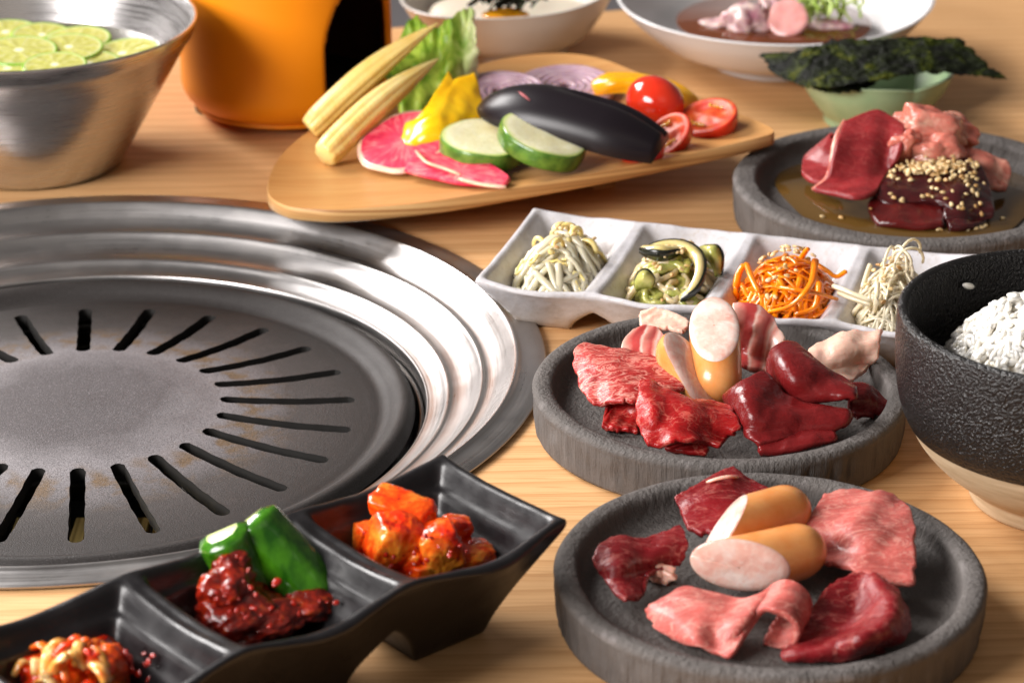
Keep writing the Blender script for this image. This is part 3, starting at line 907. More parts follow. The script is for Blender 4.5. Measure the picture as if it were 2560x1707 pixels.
# ------------------------------------------------------------------ compartment dishes (one ceramic body each)
def dish(name, label, org, ang, n, pitch, hw, h, rimw, wallw, depth, mat, wave, base_in, terr, notch, nu_per=44, nv=56, fillet=.004, dip=.003, edge_dip=.003, divdrop=.002, flare=0.):
    L = n * pitch
    ca, sa = math.cos(ang), math.sin(ang)
    nu = nu_per * n + 1
    S = np.linspace(0, L, nu)
    # denser sampling towards the borders
    def dens(t): return t
    W = [hw * (2 * t - 1) for t in (np.linspace(0, 1, nv))]
    def H(s, w):
        i = min(int(s / pitch), n - 1)
        a = s - i * pitch
        x0, x1 = a, pitch - a
        e0 = rimw if i == 0 else rimw * .75
        e1 = rimw if i == n - 1 else rimw * .75
        ds = [x0 - e0, x1 - e1, hw - abs(w) - rimw]
        k = 900.
        d = -math.log(sum(math.exp(-k * max(q, -.01)) for q in ds)) / k
        t = min(max(d / wallw, 0), 1)
        g = t * t * (3 - 2 * t)
        g = .5 * g + .5 * t if t < 1 else 1
        if terr: g = g - .95 * math.sin(2 * PI * terr * g) / (2 * PI * terr) * (1 - g * .3)
        m = (a / pitch)
        rim = h - edge_dip * max(0., math.sin(PI * m)) ** 1.5 * (abs(w) / hw) ** 2
        nd = min(x0 if i > 0 else 9, x1 if i < n - 1 else 9)
        if nd < pitch / 2: rim -= (divdrop + dip * (1 - (w / hw) ** 2)) * max(0, 1 - nd / (pitch * .3)) 
        if (i == 0 and a < pitch / 2) or (i == n - 1 and a > pitch / 2): rim -= dip * .6 * (1 - (w / hw) ** 2) * max(0, 1 - min(x0, x1) / (pitch * .3))
        return rim - depth * g
    def Bz(s, w):
        i = min(int(s / pitch), n - 1); a = s - i * pitch
        db = min(s, L - s, hw - abs(w))
        t = min(max(db, 0.) / base_in, 1)
        z = (h - .003) * (1 - t) ** .8 if t < 1 else 0.
        if notch:
            nd = min(a if i > 0 else 9, pitch - a if i < n - 1 else 9)
            q = max(0, 1 - nd / notch[0])
            z = max(z, notch[1] * q ** .6)
        return z
    V = []
    for top in (1, 0):
        for j, w in enumerate(W):
            for i, s in enumerate(S):
                m = (s % pitch) / pitch if s < L - 1e-9 else 1.
                bulge = wave * (math.sin(PI * m) ** 2 - .5) * (abs(w) / hw) ** 3
                ww = w * (1 + bulge / hw)
                border = (i in (0, nu - 1)) or (j in (0, nv - 1))
                z = H(s, w) if top else Bz(s, w)
                if border: z = H(s, w) - .0018
                elif not top: z = min(z, H(s, w) - .0022)
                x, y = s + wave * .5 * math.cos(PI * w / hw) * (float(s > L - 1e-9) - float(s < 1e-9)) * .5, ww
                p = (x, y, z)
                q = .0004 * nz(p, 90, 3.)
                V.append((org[0] + ca * x - sa * y, org[1] + sa * x + ca * y, z + q * (1 if z > .001 else 0)))
    F = []; N = nu * nv
    for j in range(nv - 1):
        for i in range(nu - 1):
            q = j * nu + i
            F.append((q, q + 1, q + nu + 1, q + nu)); F.append((N + q, N + q + nu, N + q + nu + 1, N + q + 1))
    o = mesh_obj(name, V, F, mat, merge=1e-6)
    md = o.modifiers.new('soften', 'SMOOTH'); md.factor = .5; md.iterations = 4
    return tag(o, label, 'dish')
WO = (-.0040, .0545); WA = math.radians(-16.5)
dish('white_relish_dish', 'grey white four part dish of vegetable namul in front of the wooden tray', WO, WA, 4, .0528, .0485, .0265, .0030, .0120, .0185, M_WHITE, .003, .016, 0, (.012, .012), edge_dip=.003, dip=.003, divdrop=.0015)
BO = (-.0025 - .759 * .2055, -.2305 - .651 * .2055); BA = math.radians(40.6)
dish('black_relish_dish', 'satin black dish with stepped compartments of kimchi, front left', BO, BA, 3, .0685, .0362, .0460, .0024, .0200, .0330, M_BLACK, .004, .0215, 4, (.015, .022), nu_per=80, nv=84, edge_dip=.006, dip=.004, divdrop=.001)
def loc(org, ang, s, w, z):
    return (org[0] + math.cos(ang) * s - math.sin(ang) * w, org[1] + math.sin(ang) * s + math.cos(ang) * w, z)

# ------------------------------------------------------------------ wooden tray
TRAY = [(-.1195, .149), (-.1100, .127), (-.0950, .1185), (-.0770, .1155), (-.040, .119), (.0039, .132), (.060, .1525), (.108, .1735), (.126, .1830), (.1310, .1885), (.1285, .199), (.115, .222), (.090, .264), (.065, .300), (.049, .321), (.031, .3325), (.007, .334), (-.0176, .3245), (-.050, .300), (-.080, .270), (-.1030, .240), (-.1180, .195)]
def tz(x, y): return .0200 + .066 * x + .35 * max(0, (y - .25)) ** 2 
def build_tray():
    e = empty('wooden_tray', (0, .22, .01), 'bent plywood leaf shaped tray carrying raw vegetables', 'tray')
    P = np.array(TRAY + [TRAY[0]]); n = 220; C = []
    m = len(TRAY)
    for k in range(n):
        x = k / n * m; i = int(x); t = x - i
        C.append(cr(np.array(TRAY[i - 1]), np.array(TRAY[i % m]), np.array(TRAY[(i + 1) % m]), np.array(TRAY[(i + 2) % m]), t))
    cen = np.array((-.005, .215)); rows = list(np.linspace(0.02, .96, 14)) + [.98, .992, 1.]
    def grid(dz, sc=1.):
        v = []
        for q in rows:
            for c in C:
                p = cen + (c - cen) * q * sc
                v.append((p[0], p[1], tz(*p) + dz + .0035 * max(0, q - .55) ** 2 / .2))
        return v
    def faces():
        return [(i * n + k, i * n + (k + 1) % n, (i + 1) * n + (k + 1) % n, (i + 1) * n + k) for i in range(len(rows) - 1) for k in range(n)]
    mesh_obj('top_veneer', grid(0.), faces(), M_TRAY, e)
    top = grid(-.0000)[-n:]; bot = grid(-.0068, .992)
    v = [(p[0], p[1], p[2]) for p in top]
    mid = [((cen + (np.array(p[:2]) - cen) * 1.004)) for p in top]
    v += [(q[0], q[1], p[2] - .0012) for q, p in zip(mid, top)] + [(q[0], q[1], p[2] - .0056) for q, p in zip(mid, top)]
    f = []
    for a in range(2):
        for k in range(n): f.append((a * n + k, a * n + (k + 1) % n, (a + 1) * n + (k + 1) % n, (a + 1) * n + k))
    o = len(v); v += bot
    for k in range(n): f.append((2 * n + k, 2 * n + (k + 1) % n, o + (len(rows) - 1) * n + (k + 1) % n, o + (len(rows) - 1) * n + k))
    f += [tuple(o + i for i in q) for q in faces()]
    mesh_obj('plywood_body', v, f, M_PLY, e)
    # two runners under the tray
    for (a, b) in (((-.060, .19), (-.030, .255)), ((.045, .20), (.020, .280))):
        d = Vector((b[0] - a[0], b[1] - a[1])).normalized() * .006; q = Vector((-d.y, d.x))
        pts = [Vector(a) - d + q, Vector(a) - d - q, Vector(b) + d - q, Vector(b) + d + q]
        v = [(p.x, p.y, 0.0) for p in pts] + [(p.x, p.y, tz(p.x, p.y) - .0050) for p in pts]
        mesh_obj('runner', v, [(0, 1, 2, 3), (4, 7, 6, 5), (0, 4, 5, 1), (1, 5, 6, 2), (2, 6, 7, 3), (3, 7, 4, 0)], M_PLY, e, smooth=False)
build_tray()

# ------------------------------------------------------------------ sausages
def sausage(label, P0, P1, r, nrm, bend=(0, 0, 0), group='cut sausage halves'):
    P0, P1, nrm = Vector(P0), Vector(P1), Vector(nrm).normalized()
    ax = (P1 - P0).normalized()
    if nrm.dot(ax) < 0: nrm = -nrm
    L = (P1 - P0).length + r * 2.6 / max(.25, nrm.dot(ax))
    a = ax.cross(Vector((.1, .2, 1))).normalized(); b = ax.cross(a)
    seg, rows = 48, []
    for k in range(9):
        q = k / 8 * PI / 2
        rows.append((r * (1 - math.cos(q)) * 1.15, r * math.sin(q)))
    rows += [(r * 1.15 + (L - r * 1.15) * t, r * (1 + .03 * math.sin(t * 5))) for t in np.linspace(.05, 1, 24)]
    bm = bmesh.new(); rings = []
    for (d, rr) in rows:
        c = P0 + ax * d + Vector(bend) * math.sin(min(d / L, 1) * PI)
        rr = max(rr, r * .03)
        rings.append([bm.verts.new(c + (a * math.cos(2 * PI * k / seg) + b * math.sin(2 * PI * k / seg)) * rr * (1 + .02 * noise.noise(Vector((c.x * 60 + k * .05, c.y * 60, rr * 90))))) for k in range(seg)])
    for i in range(len(rings) - 1):
        for k in range(seg): bm.faces.new((rings[i][k], rings[i][(k + 1) % seg], rings[i + 1][(k + 1) % seg], rings[i + 1][k]))
    bm.faces.new(rings[0])
    g = bmesh.ops.bisect_plane(bm, geom=bm.verts[:] + bm.edges[:] + bm.faces[:], plane_co=P1, plane_no=nrm, clear_outer=True, dist=1e-6)
    bd = [v.co.copy() for v in bm.verts if abs((v.co - P1).dot(nrm)) < 1e-5]
    bmesh.ops.recalc_face_normals(bm, faces=bm.faces)
    me = bpy.data.meshes.new('casing'); bm.to_mesh(me); bm.free()
    me.polygons.foreach_set('use_smooth', [True] * len(me.polygons)); me.materials.append(M_CASE.m)
    e = empty('sausage', tuple(P0), label, 'sausage', group)
    co = link('casing', me, e)
    c = sum(bd, Vector()) / len(bd)
    x = nrm.cross(Vector((.3, .1, .9))).normalized(); y = nrm.cross(x)
    bd.sort(key=lambda p: math.atan2((p - c).dot(y), (p - c).dot(x)))
    v, f = [], []; n = len(bd); qs = [1.003, .985, .95, .88, .75, .55, .3, .02]
    for q in qs:
        for p in bd:
            dome = .0016 * (1 - q ** 6) - (.0002 if q > 1 else 0)
            w = c + (p - c) * q + nrm * dome
            v.append(w + nrm * .0004 * nz(w, 260) * (1 - q))
    for i in range(len(qs) - 1):
        for k in range(n): f.append((i * n + k, i * n + (k + 1) % n, (i + 1) * n + (k + 1) % n, (i + 1) * n + k))
    mesh_obj('cut_face', v, f, M_SAUS, e)
    return e
# middle plate
sausage('orange sausage half leaning left behind the upright sausage on the middle plate', (0.0620,-0.0813,0.0375), (0.0709,-0.0919,0.0305), .0100, (.62, -.30, .72))
sausage('upright sausage half showing a tall oval cut face on the middle plate', (.0832, -.1020, .0180), (.0826, -.0757, .0385), .0101, (-.10, -.20, .97))
# front plate
sausage('rear lying sausage half with a white cut face on the front plate', (.1060, -.2125, .0280), (.0745, -.2385, .0310), .0098, (-.76, .12, .64))
sausage('front lying sausage half with a wide pink cut face on the front plate', (.1095, -.2420, .0270), (.0790, -.2580, .0280), .0100, (-.14, -.98, -.06))

# ------------------------------------------------------------------ meat on the middle plate
FLM = .0129
def meat(name, label, cat, G, th, mat, floor=FLM, **kw):
    if th < .0035 and 'liver' not in name: kw['lump'] = kw.get('lump', .0005) * .45
    kw.setdefault('fold', .00025 if 'liver' not in name and 'heart' not in name else .0)
    kw['k'] = kw.get('k', .3) * .45
    kw.setdefault('edge', .05 if 'liver' in name else .022)
    if th < .003: kw['nu'] = int(kw.get('nu', 30) * 1.3); kw['nv'] = int(kw.get('nv', 30) * 1.3)
    return tag(sheet(name, G, th, mat, floor=floor, **kw), label, cat)
meat('beef_slice', 'large marbled beef slice draped at the left of the middle plate', 'beef', [
    [(0.0296,-0.0676,0.0291), (0.0361,-0.0722,0.0293), (0.0444,-0.0753,0.0290), (0.0534,-0.0783,0.0285), (0.0639,-0.0882,0.0285)],
    [(0.0250,-0.0756,0.0278), (0.0331,-0.0820,0.0295), (0.0419,-0.0869,0.0294), (0.0529,-0.0891,0.0289), (0.0672,-0.0968,0.0282)],
    [(0.0255,-0.0884,0.0248), (0.0328,-0.0941,0.0270), (0.0422,-0.0981,0.0284), (0.0524,-0.0989,0.0280), (0.0704,-0.1026,0.0267)],
    [(0.0282,-0.1004,0.0212), (0.0339,-0.1046,0.0231), (0.0413,-0.1064,0.0258), (0.0494,-0.1057,0.0266), (0.0685,-0.1066,0.0248)],
    [(0.0323,-0.1125,0.0208), (0.0367,-0.1128,0.0217), (0.0416,-0.1163,0.0244), (0.0476,-0.1177,0.0247), (0.0543,-0.1192,0.0239)]], .0024, M_WAGYU, nu=44, nv=44, lump=.0009, lf=130, seed=1, k=.35, jag=.05)
meat('beef_slice', 'dark red folded beef flap sticking out under the marbled slice', 'beef', [
    [(0.0363,-0.1029,0.0231), (0.0393,-0.1048,0.0221), (0.0441,-0.1043,0.0215), (0.0502,-0.1062,0.0201)],
    [(0.0373,-0.1070,0.0190), (0.0404,-0.1058,0.0184), (0.0454,-0.1072,0.0183), (0.0507,-0.1118,0.0182)],
    [(0.0364,-0.1128,0.0157), (0.0403,-0.1101,0.0159), (0.0453,-0.1120,0.0153), (0.0506,-0.1149,0.0152)],
    [(0.0354,-0.1202,0.0151), (0.0398,-0.1224,0.0150), (0.0449,-0.1223,0.0146), (0.0503,-0.1231,0.0146)]], .0024, M_BEEF, nu=30, nv=30, lump=.0009, lf=170, seed=3, k=.2, jag=.06)
meat('beef_slice', 'deep red beef slice with a white vein, front of the middle plate', 'beef', [
    [(0.0504,-0.1124,0.0319), (0.0548,-0.1117,0.0322), (0.0603,-0.1176,0.0313), (0.0673,-0.1237,0.0297), (0.0770,-0.1200,0.0269), (0.0869,-0.1236,0.0256)],
    [(0.0490,-0.1261,0.0308), (0.0543,-0.1293,0.0323), (0.0596,-0.1313,0.0303), (0.0682,-0.1307,0.0300), (0.0778,-0.1274,0.0270), (0.0888,-0.1325,0.0250)],
    [(0.0486,-0.1341,0.0261), (0.0543,-0.1387,0.0279), (0.0593,-0.1383,0.0270), (0.0691,-0.1391,0.0281), (0.0780,-0.1359,0.0251), (0.0888,-0.1385,0.0227)],
    [(0.0503,-0.1407,0.0212), (0.0555,-0.1418,0.0228), (0.0616,-0.1440,0.0246), (0.0696,-0.1434,0.0243), (0.0780,-0.1378,0.0209), (0.0854,-0.1370,0.0194)],
    [(0.0520,-0.1486,0.0206), (0.0575,-0.1495,0.0207), (0.0633,-0.1496,0.0229), (0.0693,-0.1492,0.0227), (0.0756,-0.1445,0.0197), (0.0806,-0.1475,0.0190)]], .0024, M_BEEF, nu=50, nv=44, lump=.0011, lf=140, seed=5, k=.35, jag=.05)
meat('beef_slice', 'rolled beef end tucked under the deep red slice, lowest on the middle plate', 'beef', [
    [(0.0596,-0.1367,0.0167), (0.0648,-0.1378,0.0176), (0.0701,-0.1386,0.0176), (0.0767,-0.1390,0.0167)],
    [(0.0594,-0.1402,0.0158), (0.0647,-0.1401,0.0161), (0.0700,-0.1408,0.0161), (0.0768,-0.1419,0.0159)],
    [(0.0607,-0.1414,0.0153), (0.0646,-0.1429,0.0153), (0.0698,-0.1442,0.0152), (0.0757,-0.1450,0.0152)]], .0024, M_BEEF, nu=26, nv=16, lump=.0006, lf=170, seed=8, k=.3)
meat('liver_slice', 'glossy liver slice with a rolled top, upper one on the middle plate', 'liver', [
    [(0.1140,-0.0872,0.0371), (0.1185,-0.0978,0.0369), (0.1237,-0.1071,0.0347), (0.1311,-0.1091,0.0308), (0.1371,-0.1164,0.0293)],
    [(0.1091,-0.0915,0.0391), (0.1130,-0.1039,0.0392), (0.1183,-0.1124,0.0371), (0.1256,-0.1153,0.0325), (0.1356,-0.1256,0.0302)],
    [(0.1051,-0.0948,0.0374), (0.1077,-0.1107,0.0378), (0.1117,-0.1189,0.0356), (0.1184,-0.1203,0.0311), (0.1302,-0.1237,0.0297)],
    [(0.1045,-0.0892,0.0297), (0.1050,-0.1059,0.0297), (0.1078,-0.1139,0.0274), (0.1135,-0.1189,0.0245), (0.1217,-0.1169,0.0258)],
    [(0.1046,-0.0958,0.0266), (0.1041,-0.1106,0.0259), (0.1063,-0.1164,0.0241), (0.1123,-0.1183,0.0224), (0.1176,-0.1191,0.0224)]], .0042, M_LIVER, nu=44, nv=44, lump=.0007, lf=110, seed=11, k=.3)
meat('liver_slice', 'glossy liver slice bent over at the front right of the middle plate', 'liver', [
    [(0.0991,-0.1097,0.0340), (0.1036,-0.1125,0.0327), (0.1080,-0.1184,0.0280), (0.1170,-0.1229,0.0264), (0.1352,-0.1283,0.0252)],
    [(0.0925,-0.1165,0.0345), (0.0965,-0.1249,0.0332), (0.1023,-0.1290,0.0285), (0.1148,-0.1313,0.0266), (0.1333,-0.1332,0.0246)],
    [(0.0872,-0.1169,0.0310), (0.0913,-0.1328,0.0310), (0.0975,-0.1385,0.0271), (0.1118,-0.1361,0.0245), (0.1291,-0.1363,0.0224)],
    [(0.0848,-0.1104,0.0258), (0.0892,-0.1276,0.0249), (0.0937,-0.1396,0.0225), (0.1035,-0.1408,0.0216), (0.1200,-0.1356,0.0206)],
    [(0.0867,-0.1088,0.0228), (0.0905,-0.1293,0.0220), (0.0943,-0.1453,0.0201), (0.0985,-0.1462,0.0198), (0.1088,-0.1418,0.0199)]], .0042, M_LIVER, nu=48, nv=44, lump=.0008, lf=110, seed=14, k=.25)
meat('liver_slice', 'curled liver end below the bent liver slice at the plate front', 'liver', [
    [(0.0956,-0.1425,0.0180), (0.1037,-0.1398,0.0189), (0.1144,-0.1380,0.0210), (0.1260,-0.1347,0.0209)],
    [(0.0949,-0.1462,0.0180), (0.1032,-0.1449,0.0192), (0.1145,-0.1436,0.0211), (0.1267,-0.1402,0.0206)],
    [(0.0951,-0.1485,0.0173), (0.1036,-0.1488,0.0178), (0.1134,-0.1482,0.0193), (0.1266,-0.1421,0.0193)]], .0042, M_LIVER, nu=34, nv=18, lump=.0006, lf=140, seed=17, k=.3)
meat('liver_slice', 'small dark liver slice lying at the right side of the middle plate', 'liver', [
    [(0.1353,-0.0990,0.0243), (0.1411,-0.0974,0.0232), (0.1466,-0.0980,0.0201), (0.1513,-0.1032,0.0172)],
    [(0.1345,-0.1072,0.0228), (0.1401,-0.1062,0.0216), (0.1452,-0.1048,0.0187), (0.1506,-0.1061,0.0167)],
    [(0.1345,-0.1084,0.0189), (0.1395,-0.1074,0.0169), (0.1438,-0.1064,0.0153), (0.1473,-0.1057,0.0146)],
    [(0.1365,-0.1098,0.0158), (0.1387,-0.1116,0.0155), (0.1415,-0.1085,0.0144), (0.1438,-0.1069,0.0144)]], .0042, M_LIVER, nu=28, nv=28, lump=.0008, lf=150, seed=19, k=.35)
meat('pork_slice', 'white pork fat slice poking up at the back left of the middle plate', 'pork', [
    [(0.0541,-0.0371,0.0297), (0.0602,-0.0378,0.0321), (0.0665,-0.0402,0.0314), (0.0748,-0.0460,0.0292)],
    [(0.0536,-0.0411,0.0279), (0.0601,-0.0410,0.0286), (0.0664,-0.0433,0.0288), (0.0739,-0.0502,0.0283)],
    [(0.0537,-0.0481,0.0266), (0.0597,-0.0497,0.0273), (0.0653,-0.0516,0.0277), (0.0715,-0.0547,0.0275)]], .0024, M_PORK, nu=34, nv=24, lump=.0009, lf=190, seed=21, k=.3, jag=.08)
meat('pork_slice', 'pink pork curl between marbled beef and leaning sausage', 'pork', [
    [(0.0503,-0.0518,0.0274), (0.0562,-0.0477,0.0276), (0.0611,-0.0490,0.0270), (0.0641,-0.0597,0.0266)],
    [(0.0464,-0.0613,0.0269), (0.0528,-0.0607,0.0278), (0.0590,-0.0629,0.0272), (0.0628,-0.0722,0.0267)],
    [(0.0447,-0.0704,0.0259), (0.0516,-0.0707,0.0268), (0.0578,-0.0742,0.0268), (0.0616,-0.0812,0.0261)],
    [(0.0459,-0.0755,0.0257), (0.0521,-0.0754,0.0262), (0.0575,-0.0805,0.0262), (0.0607,-0.0854,0.0257)]], .0024, M_BELLY, nu=34, nv=30, lump=.0006, lf=130, seed=23, k=.4)
meat('pork_slice', 'striped pork belly slice standing right behind the upright sausage', 'pork', [
    [(0.0926,-0.0431,0.0369), (0.0988,-0.0460,0.0377), (0.1050,-0.0488,0.0358), (0.1102,-0.0555,0.0325), (0.1133,-0.0658,0.0285)],
    [(0.0913,-0.0532,0.0338), (0.0974,-0.0559,0.0342), (0.1028,-0.0600,0.0329), (0.1076,-0.0624,0.0293), (0.1104,-0.0715,0.0279)],
    [(0.0911,-0.0574,0.0279), (0.0966,-0.0598,0.0282), (0.1019,-0.0642,0.0278), (0.1061,-0.0655,0.0253), (0.1084,-0.0715,0.0241)],
    [(0.0911,-0.0604,0.0215), (0.0959,-0.0626,0.0217), (0.1005,-0.0667,0.0212), (0.1048,-0.0670,0.0198), (0.1073,-0.0706,0.0191)],
    [(0.0902,-0.0726,0.0200), (0.0951,-0.0735,0.0200), (0.0992,-0.0752,0.0196), (0.1028,-0.0744,0.0185), (0.1055,-0.0757,0.0183)]], .0024, M_BELLY, nu=40, nv=40, lump=.0010, lf=120, seed=25, k=.25, jag=.05)
meat('pork_slice', 'pale pork fat slice folded at the right back of the middle plate', 'pork', [
    [(0.1218,-0.0697,0.0260), (0.1286,-0.0642,0.0278), (0.1374,-0.0606,0.0307), (0.1461,-0.0591,0.0298), (0.1546,-0.0587,0.0304)],
    [(0.1212,-0.0758,0.0256), (0.1286,-0.0715,0.0264), (0.1369,-0.0716,0.0295), (0.1441,-0.0698,0.0287), (0.1517,-0.0684,0.0281)],
    [(0.1233,-0.0774,0.0229), (0.1297,-0.0760,0.0238), (0.1367,-0.0747,0.0255), (0.1443,-0.0702,0.0243), (0.1513,-0.0706,0.0237)],
    [(0.1276,-0.0771,0.0197), (0.1326,-0.0765,0.0202), (0.1376,-0.0750,0.0203), (0.1432,-0.0696,0.0194), (0.1492,-0.0672,0.0191)],
    [(0.1321,-0.0809,0.0191), (0.1351,-0.0823,0.0190), (0.1383,-0.0852,0.0188), (0.1418,-0.0791,0.0183), (0.1457,-0.0727,0.0185)]], .0024, M_PORK, nu=42, nv=42, lump=.0010, lf=140, seed=27, k=.15, jag=.06)

# ------------------------------------------------------------------ meat on the front plate
meat('beef_slice', 'maroon beef slice with a white fat stripe at the back of the front plate', 'beef', [
    [(0.0713,-0.1926,0.0275), (0.0767,-0.1873,0.0282), (0.0824,-0.1830,0.0285), (0.0854,-0.1867,0.0267), (0.0895,-0.1899,0.0255)],
    [(0.0644,-0.1994,0.0271), (0.0723,-0.1979,0.0279), (0.0803,-0.1963,0.0279), (0.0890,-0.1951,0.0257), (0.0987,-0.1992,0.0246)],
    [(0.0601,-0.2008,0.0254), (0.0683,-0.2059,0.0264), (0.0767,-0.2074,0.0268), (0.0869,-0.2043,0.0248), (0.0968,-0.2051,0.0236)],
    [(0.0612,-0.2085,0.0230), (0.0679,-0.2126,0.0243), (0.0762,-0.2147,0.0246), (0.0850,-0.2108,0.0226), (0.0950,-0.2102,0.0215)],
    [(0.0629,-0.2218,0.0220), (0.0685,-0.2257,0.0225), (0.0754,-0.2265,0.0229), (0.0829,-0.2203,0.0212), (0.0917,-0.2163,0.0207)]], .0024, M_MAROON, nu=42, nv=42, lump=.0009, lf=120, seed=31, k=.3, jag=.05)
tag(tube('fat_strip', curve_pts([(0.0702,-0.1938,0.0268), (0.0746,-0.1957,0.0300), (0.0796,-0.1953,0.0310), (0.0835,-0.1918,0.0290)], 14), [.0007, .0011, .0014, .0015, .0014, .0013, .0013, .0012, .0012, .0012, .0011, .0010, .0009, .0006], M_FATEDGE, flat=.5), 'white fat strip along the top edge of the maroon slice', 'fat')
meat('beef_slice', 'small maroon beef piece folded at the left of the front plate', 'beef', [
    [(0.0352,-0.2333,0.0261), (0.0417,-0.2344,0.0263), (0.0488,-0.2304,0.0238), (0.0552,-0.2267,0.0246), (0.0610,-0.2217,0.0247)],
    [(0.0294,-0.2422,0.0250), (0.0379,-0.2437,0.0266), (0.0470,-0.2387,0.0239), (0.0547,-0.2358,0.0247), (0.0628,-0.2330,0.0240)],
    [(0.0288,-0.2479,0.0223), (0.0376,-0.2509,0.0243), (0.0454,-0.2447,0.0225), (0.0531,-0.2408,0.0227), (0.0615,-0.2387,0.0216)],
    [(0.0323,-0.2521,0.0188), (0.0382,-0.2545,0.0201), (0.0447,-0.2475,0.0178), (0.0511,-0.2412,0.0183), (0.0588,-0.2392,0.0176)],
    [(0.0353,-0.2609,0.0183), (0.0391,-0.2668,0.0185), (0.0448,-0.2613,0.0166), (0.0460,-0.2499,0.0176), (0.0525,-0.2426,0.0175)]], .0024, M_MAROON, nu=42, nv=42, lump=.0009, lf=130, seed=33, k=.3, jag=.04)
tag(blob('fat_lump', (0.0509,-0.2399,0.0160), (.0080, .0038, .0036), M_FATEDGE, rot=(0, 0, -.7), sub=4, amp=.5, freq=2.2, seed=3, amp2=.10, floor=FLM), 'pale pink lump of fat between maroon piece and lying sausages', 'fat')
meat('beef_slice', 'broad pink marbled beef slice at the right of the front plate', 'beef', [
    [(0.1130,-0.2043,0.0286), (0.1223,-0.2032,0.0290), (0.1333,-0.2054,0.0301), (0.1408,-0.2080,0.0283), (0.1438,-0.2146,0.0277)],
    [(0.1095,-0.2165,0.0287), (0.1183,-0.2194,0.0294), (0.1273,-0.2246,0.0305), (0.1366,-0.2239,0.0286), (0.1441,-0.2276,0.0274)],
    [(0.1054,-0.2238,0.0262), (0.1146,-0.2287,0.0272), (0.1238,-0.2375,0.0287), (0.1334,-0.2380,0.0274), (0.1426,-0.2408,0.0258)],
    [(0.1082,-0.2327,0.0215), (0.1155,-0.2346,0.0225), (0.1232,-0.2443,0.0246), (0.1317,-0.2471,0.0238), (0.1418,-0.2499,0.0222)],
    [(0.1085,-0.2428,0.0207), (0.1155,-0.2473,0.0208), (0.1232,-0.2562,0.0226), (0.1307,-0.2607,0.0220), (0.1404,-0.2612,0.0215)]], .0024, M_PINK, nu=46, nv=46, lump=.0008, lf=110, seed=35, k=.25, jag=.04)
meat('beef_slice', 'dark beef knob peeping out right behind the lying sausages', 'beef', [
    [(0.1028,-0.2160,0.0237), (0.1060,-0.2187,0.0247), (0.1094,-0.2200,0.0242), (0.1120,-0.2222,0.0230)],
    [(0.1022,-0.2226,0.0232), (0.1054,-0.2250,0.0237), (0.1088,-0.2258,0.0233), (0.1125,-0.2274,0.0226)],
    [(0.1023,-0.2292,0.0220), (0.1049,-0.2305,0.0223), (0.1082,-0.2318,0.0218), (0.1111,-0.2312,0.0215)]], .0024, M_MAROON, nu=24, nv=22, lump=.0006, lf=150, seed=37, k=.5)
def open_roll():
    left = [[(0.0545,-0.2661,0.0200), (0.0598,-0.2655,0.0235), (0.0682,-0.2703,0.0235), (0.0773,-0.2733,0.0235), (0.0836,-0.2762,0.0260)],
            [(0.0487,-0.2692,0.0185), (0.0567,-0.2733,0.0225), (0.0649,-0.2798,0.0235), (0.0733,-0.2820,0.0225), (0.0810,-0.2838,0.0250)],
            [(0.0457,-0.2707,0.0165), (0.0538,-0.2798,0.0205), (0.0620,-0.2855,0.0215), (0.0697,-0.2877,0.0205), (0.0772,-0.2908,0.0230)],
            [(0.0481,-0.2768,0.0150), (0.0561,-0.2862,0.0170), (0.0616,-0.2919,0.0195), (0.0683,-0.2910,0.0175), (0.0745,-0.2936,0.0190)],
            [(0.0536,-0.2849,0.0140), (0.0586,-0.2893,0.0150), (0.0628,-0.2944,0.0165), (0.0686,-0.2963,0.0150), (0.0739,-0.2993,0.0160)]]
    C0, C1 = Vector((0.0949,-0.2733,0.0225)), Vector((0.0883,-0.2886,0.0195))
    d = (C1 - C0).normalized(); e = Vector((0, 0, 1)).cross(d)
    if e.x < 0: e = -e
    G = []
    for k, row in enumerate(left):
        t = k / 4; c = C0.lerp(C1, t); R = .0072 + .0004 * t
        G.append([tuple(p) for p in row] + [tuple(c + e * R * 1.05 * math.cos(math.radians(a)) + Vector((0, 0, R * math.sin(math.radians(a))))) for a in (140, 95, 50, 5, -40, -85, -125)])
    meat('beef_slice', 'pink beef slice curled into an open roll at the very front', 'beef', G, .0024, M_PINK, nu=90, nv=40, lump=.0007, lf=120, seed=39, k=.12, jag=.03, fold=.0002)
open_roll()
meat('beef_slice', 'glossy dark beef slice with a rolled rim, front right of the front plate', 'beef', [
    [(0.1108,-0.2591,0.0215), (0.1162,-0.2583,0.0235), (0.1223,-0.2572,0.0245), (0.1277,-0.2621,0.0245), (0.1323,-0.2665,0.0225)],
    [(0.1060,-0.2665,0.0195), (0.1133,-0.2667,0.0205), (0.1213,-0.2670,0.0215), (0.1285,-0.2787,0.0265), (0.1343,-0.2782,0.0215)],
    [(0.1005,-0.2761,0.0165), (0.1090,-0.2769,0.0172), (0.1184,-0.2756,0.0180), (0.1268,-0.2913,0.0270), (0.1350,-0.2849,0.0185)],
    [(0.0948,-0.2873,0.0150), (0.1040,-0.2871,0.0155), (0.1133,-0.2858,0.0170), (0.1219,-0.2993,0.0265), (0.1312,-0.2915,0.0180)],
    [(0.0897,-0.2970,0.0150), (0.0993,-0.2996,0.0180), (0.1082,-0.3001,0.0200), (0.1158,-0.3048,0.0245), (0.1264,-0.2925,0.0160)],
    [(0.0912,-0.2982,0.0135), (0.1016,-0.2988,0.0138), (0.1106,-0.2987,0.0145), (0.1179,-0.2970,0.0150), (0.1252,-0.2917,0.0140)]], .0026, M_MAROON, nu=52, nv=52, lump=.0014, lf=95, seed=41, k=.3, jag=.05, fold=.0004)

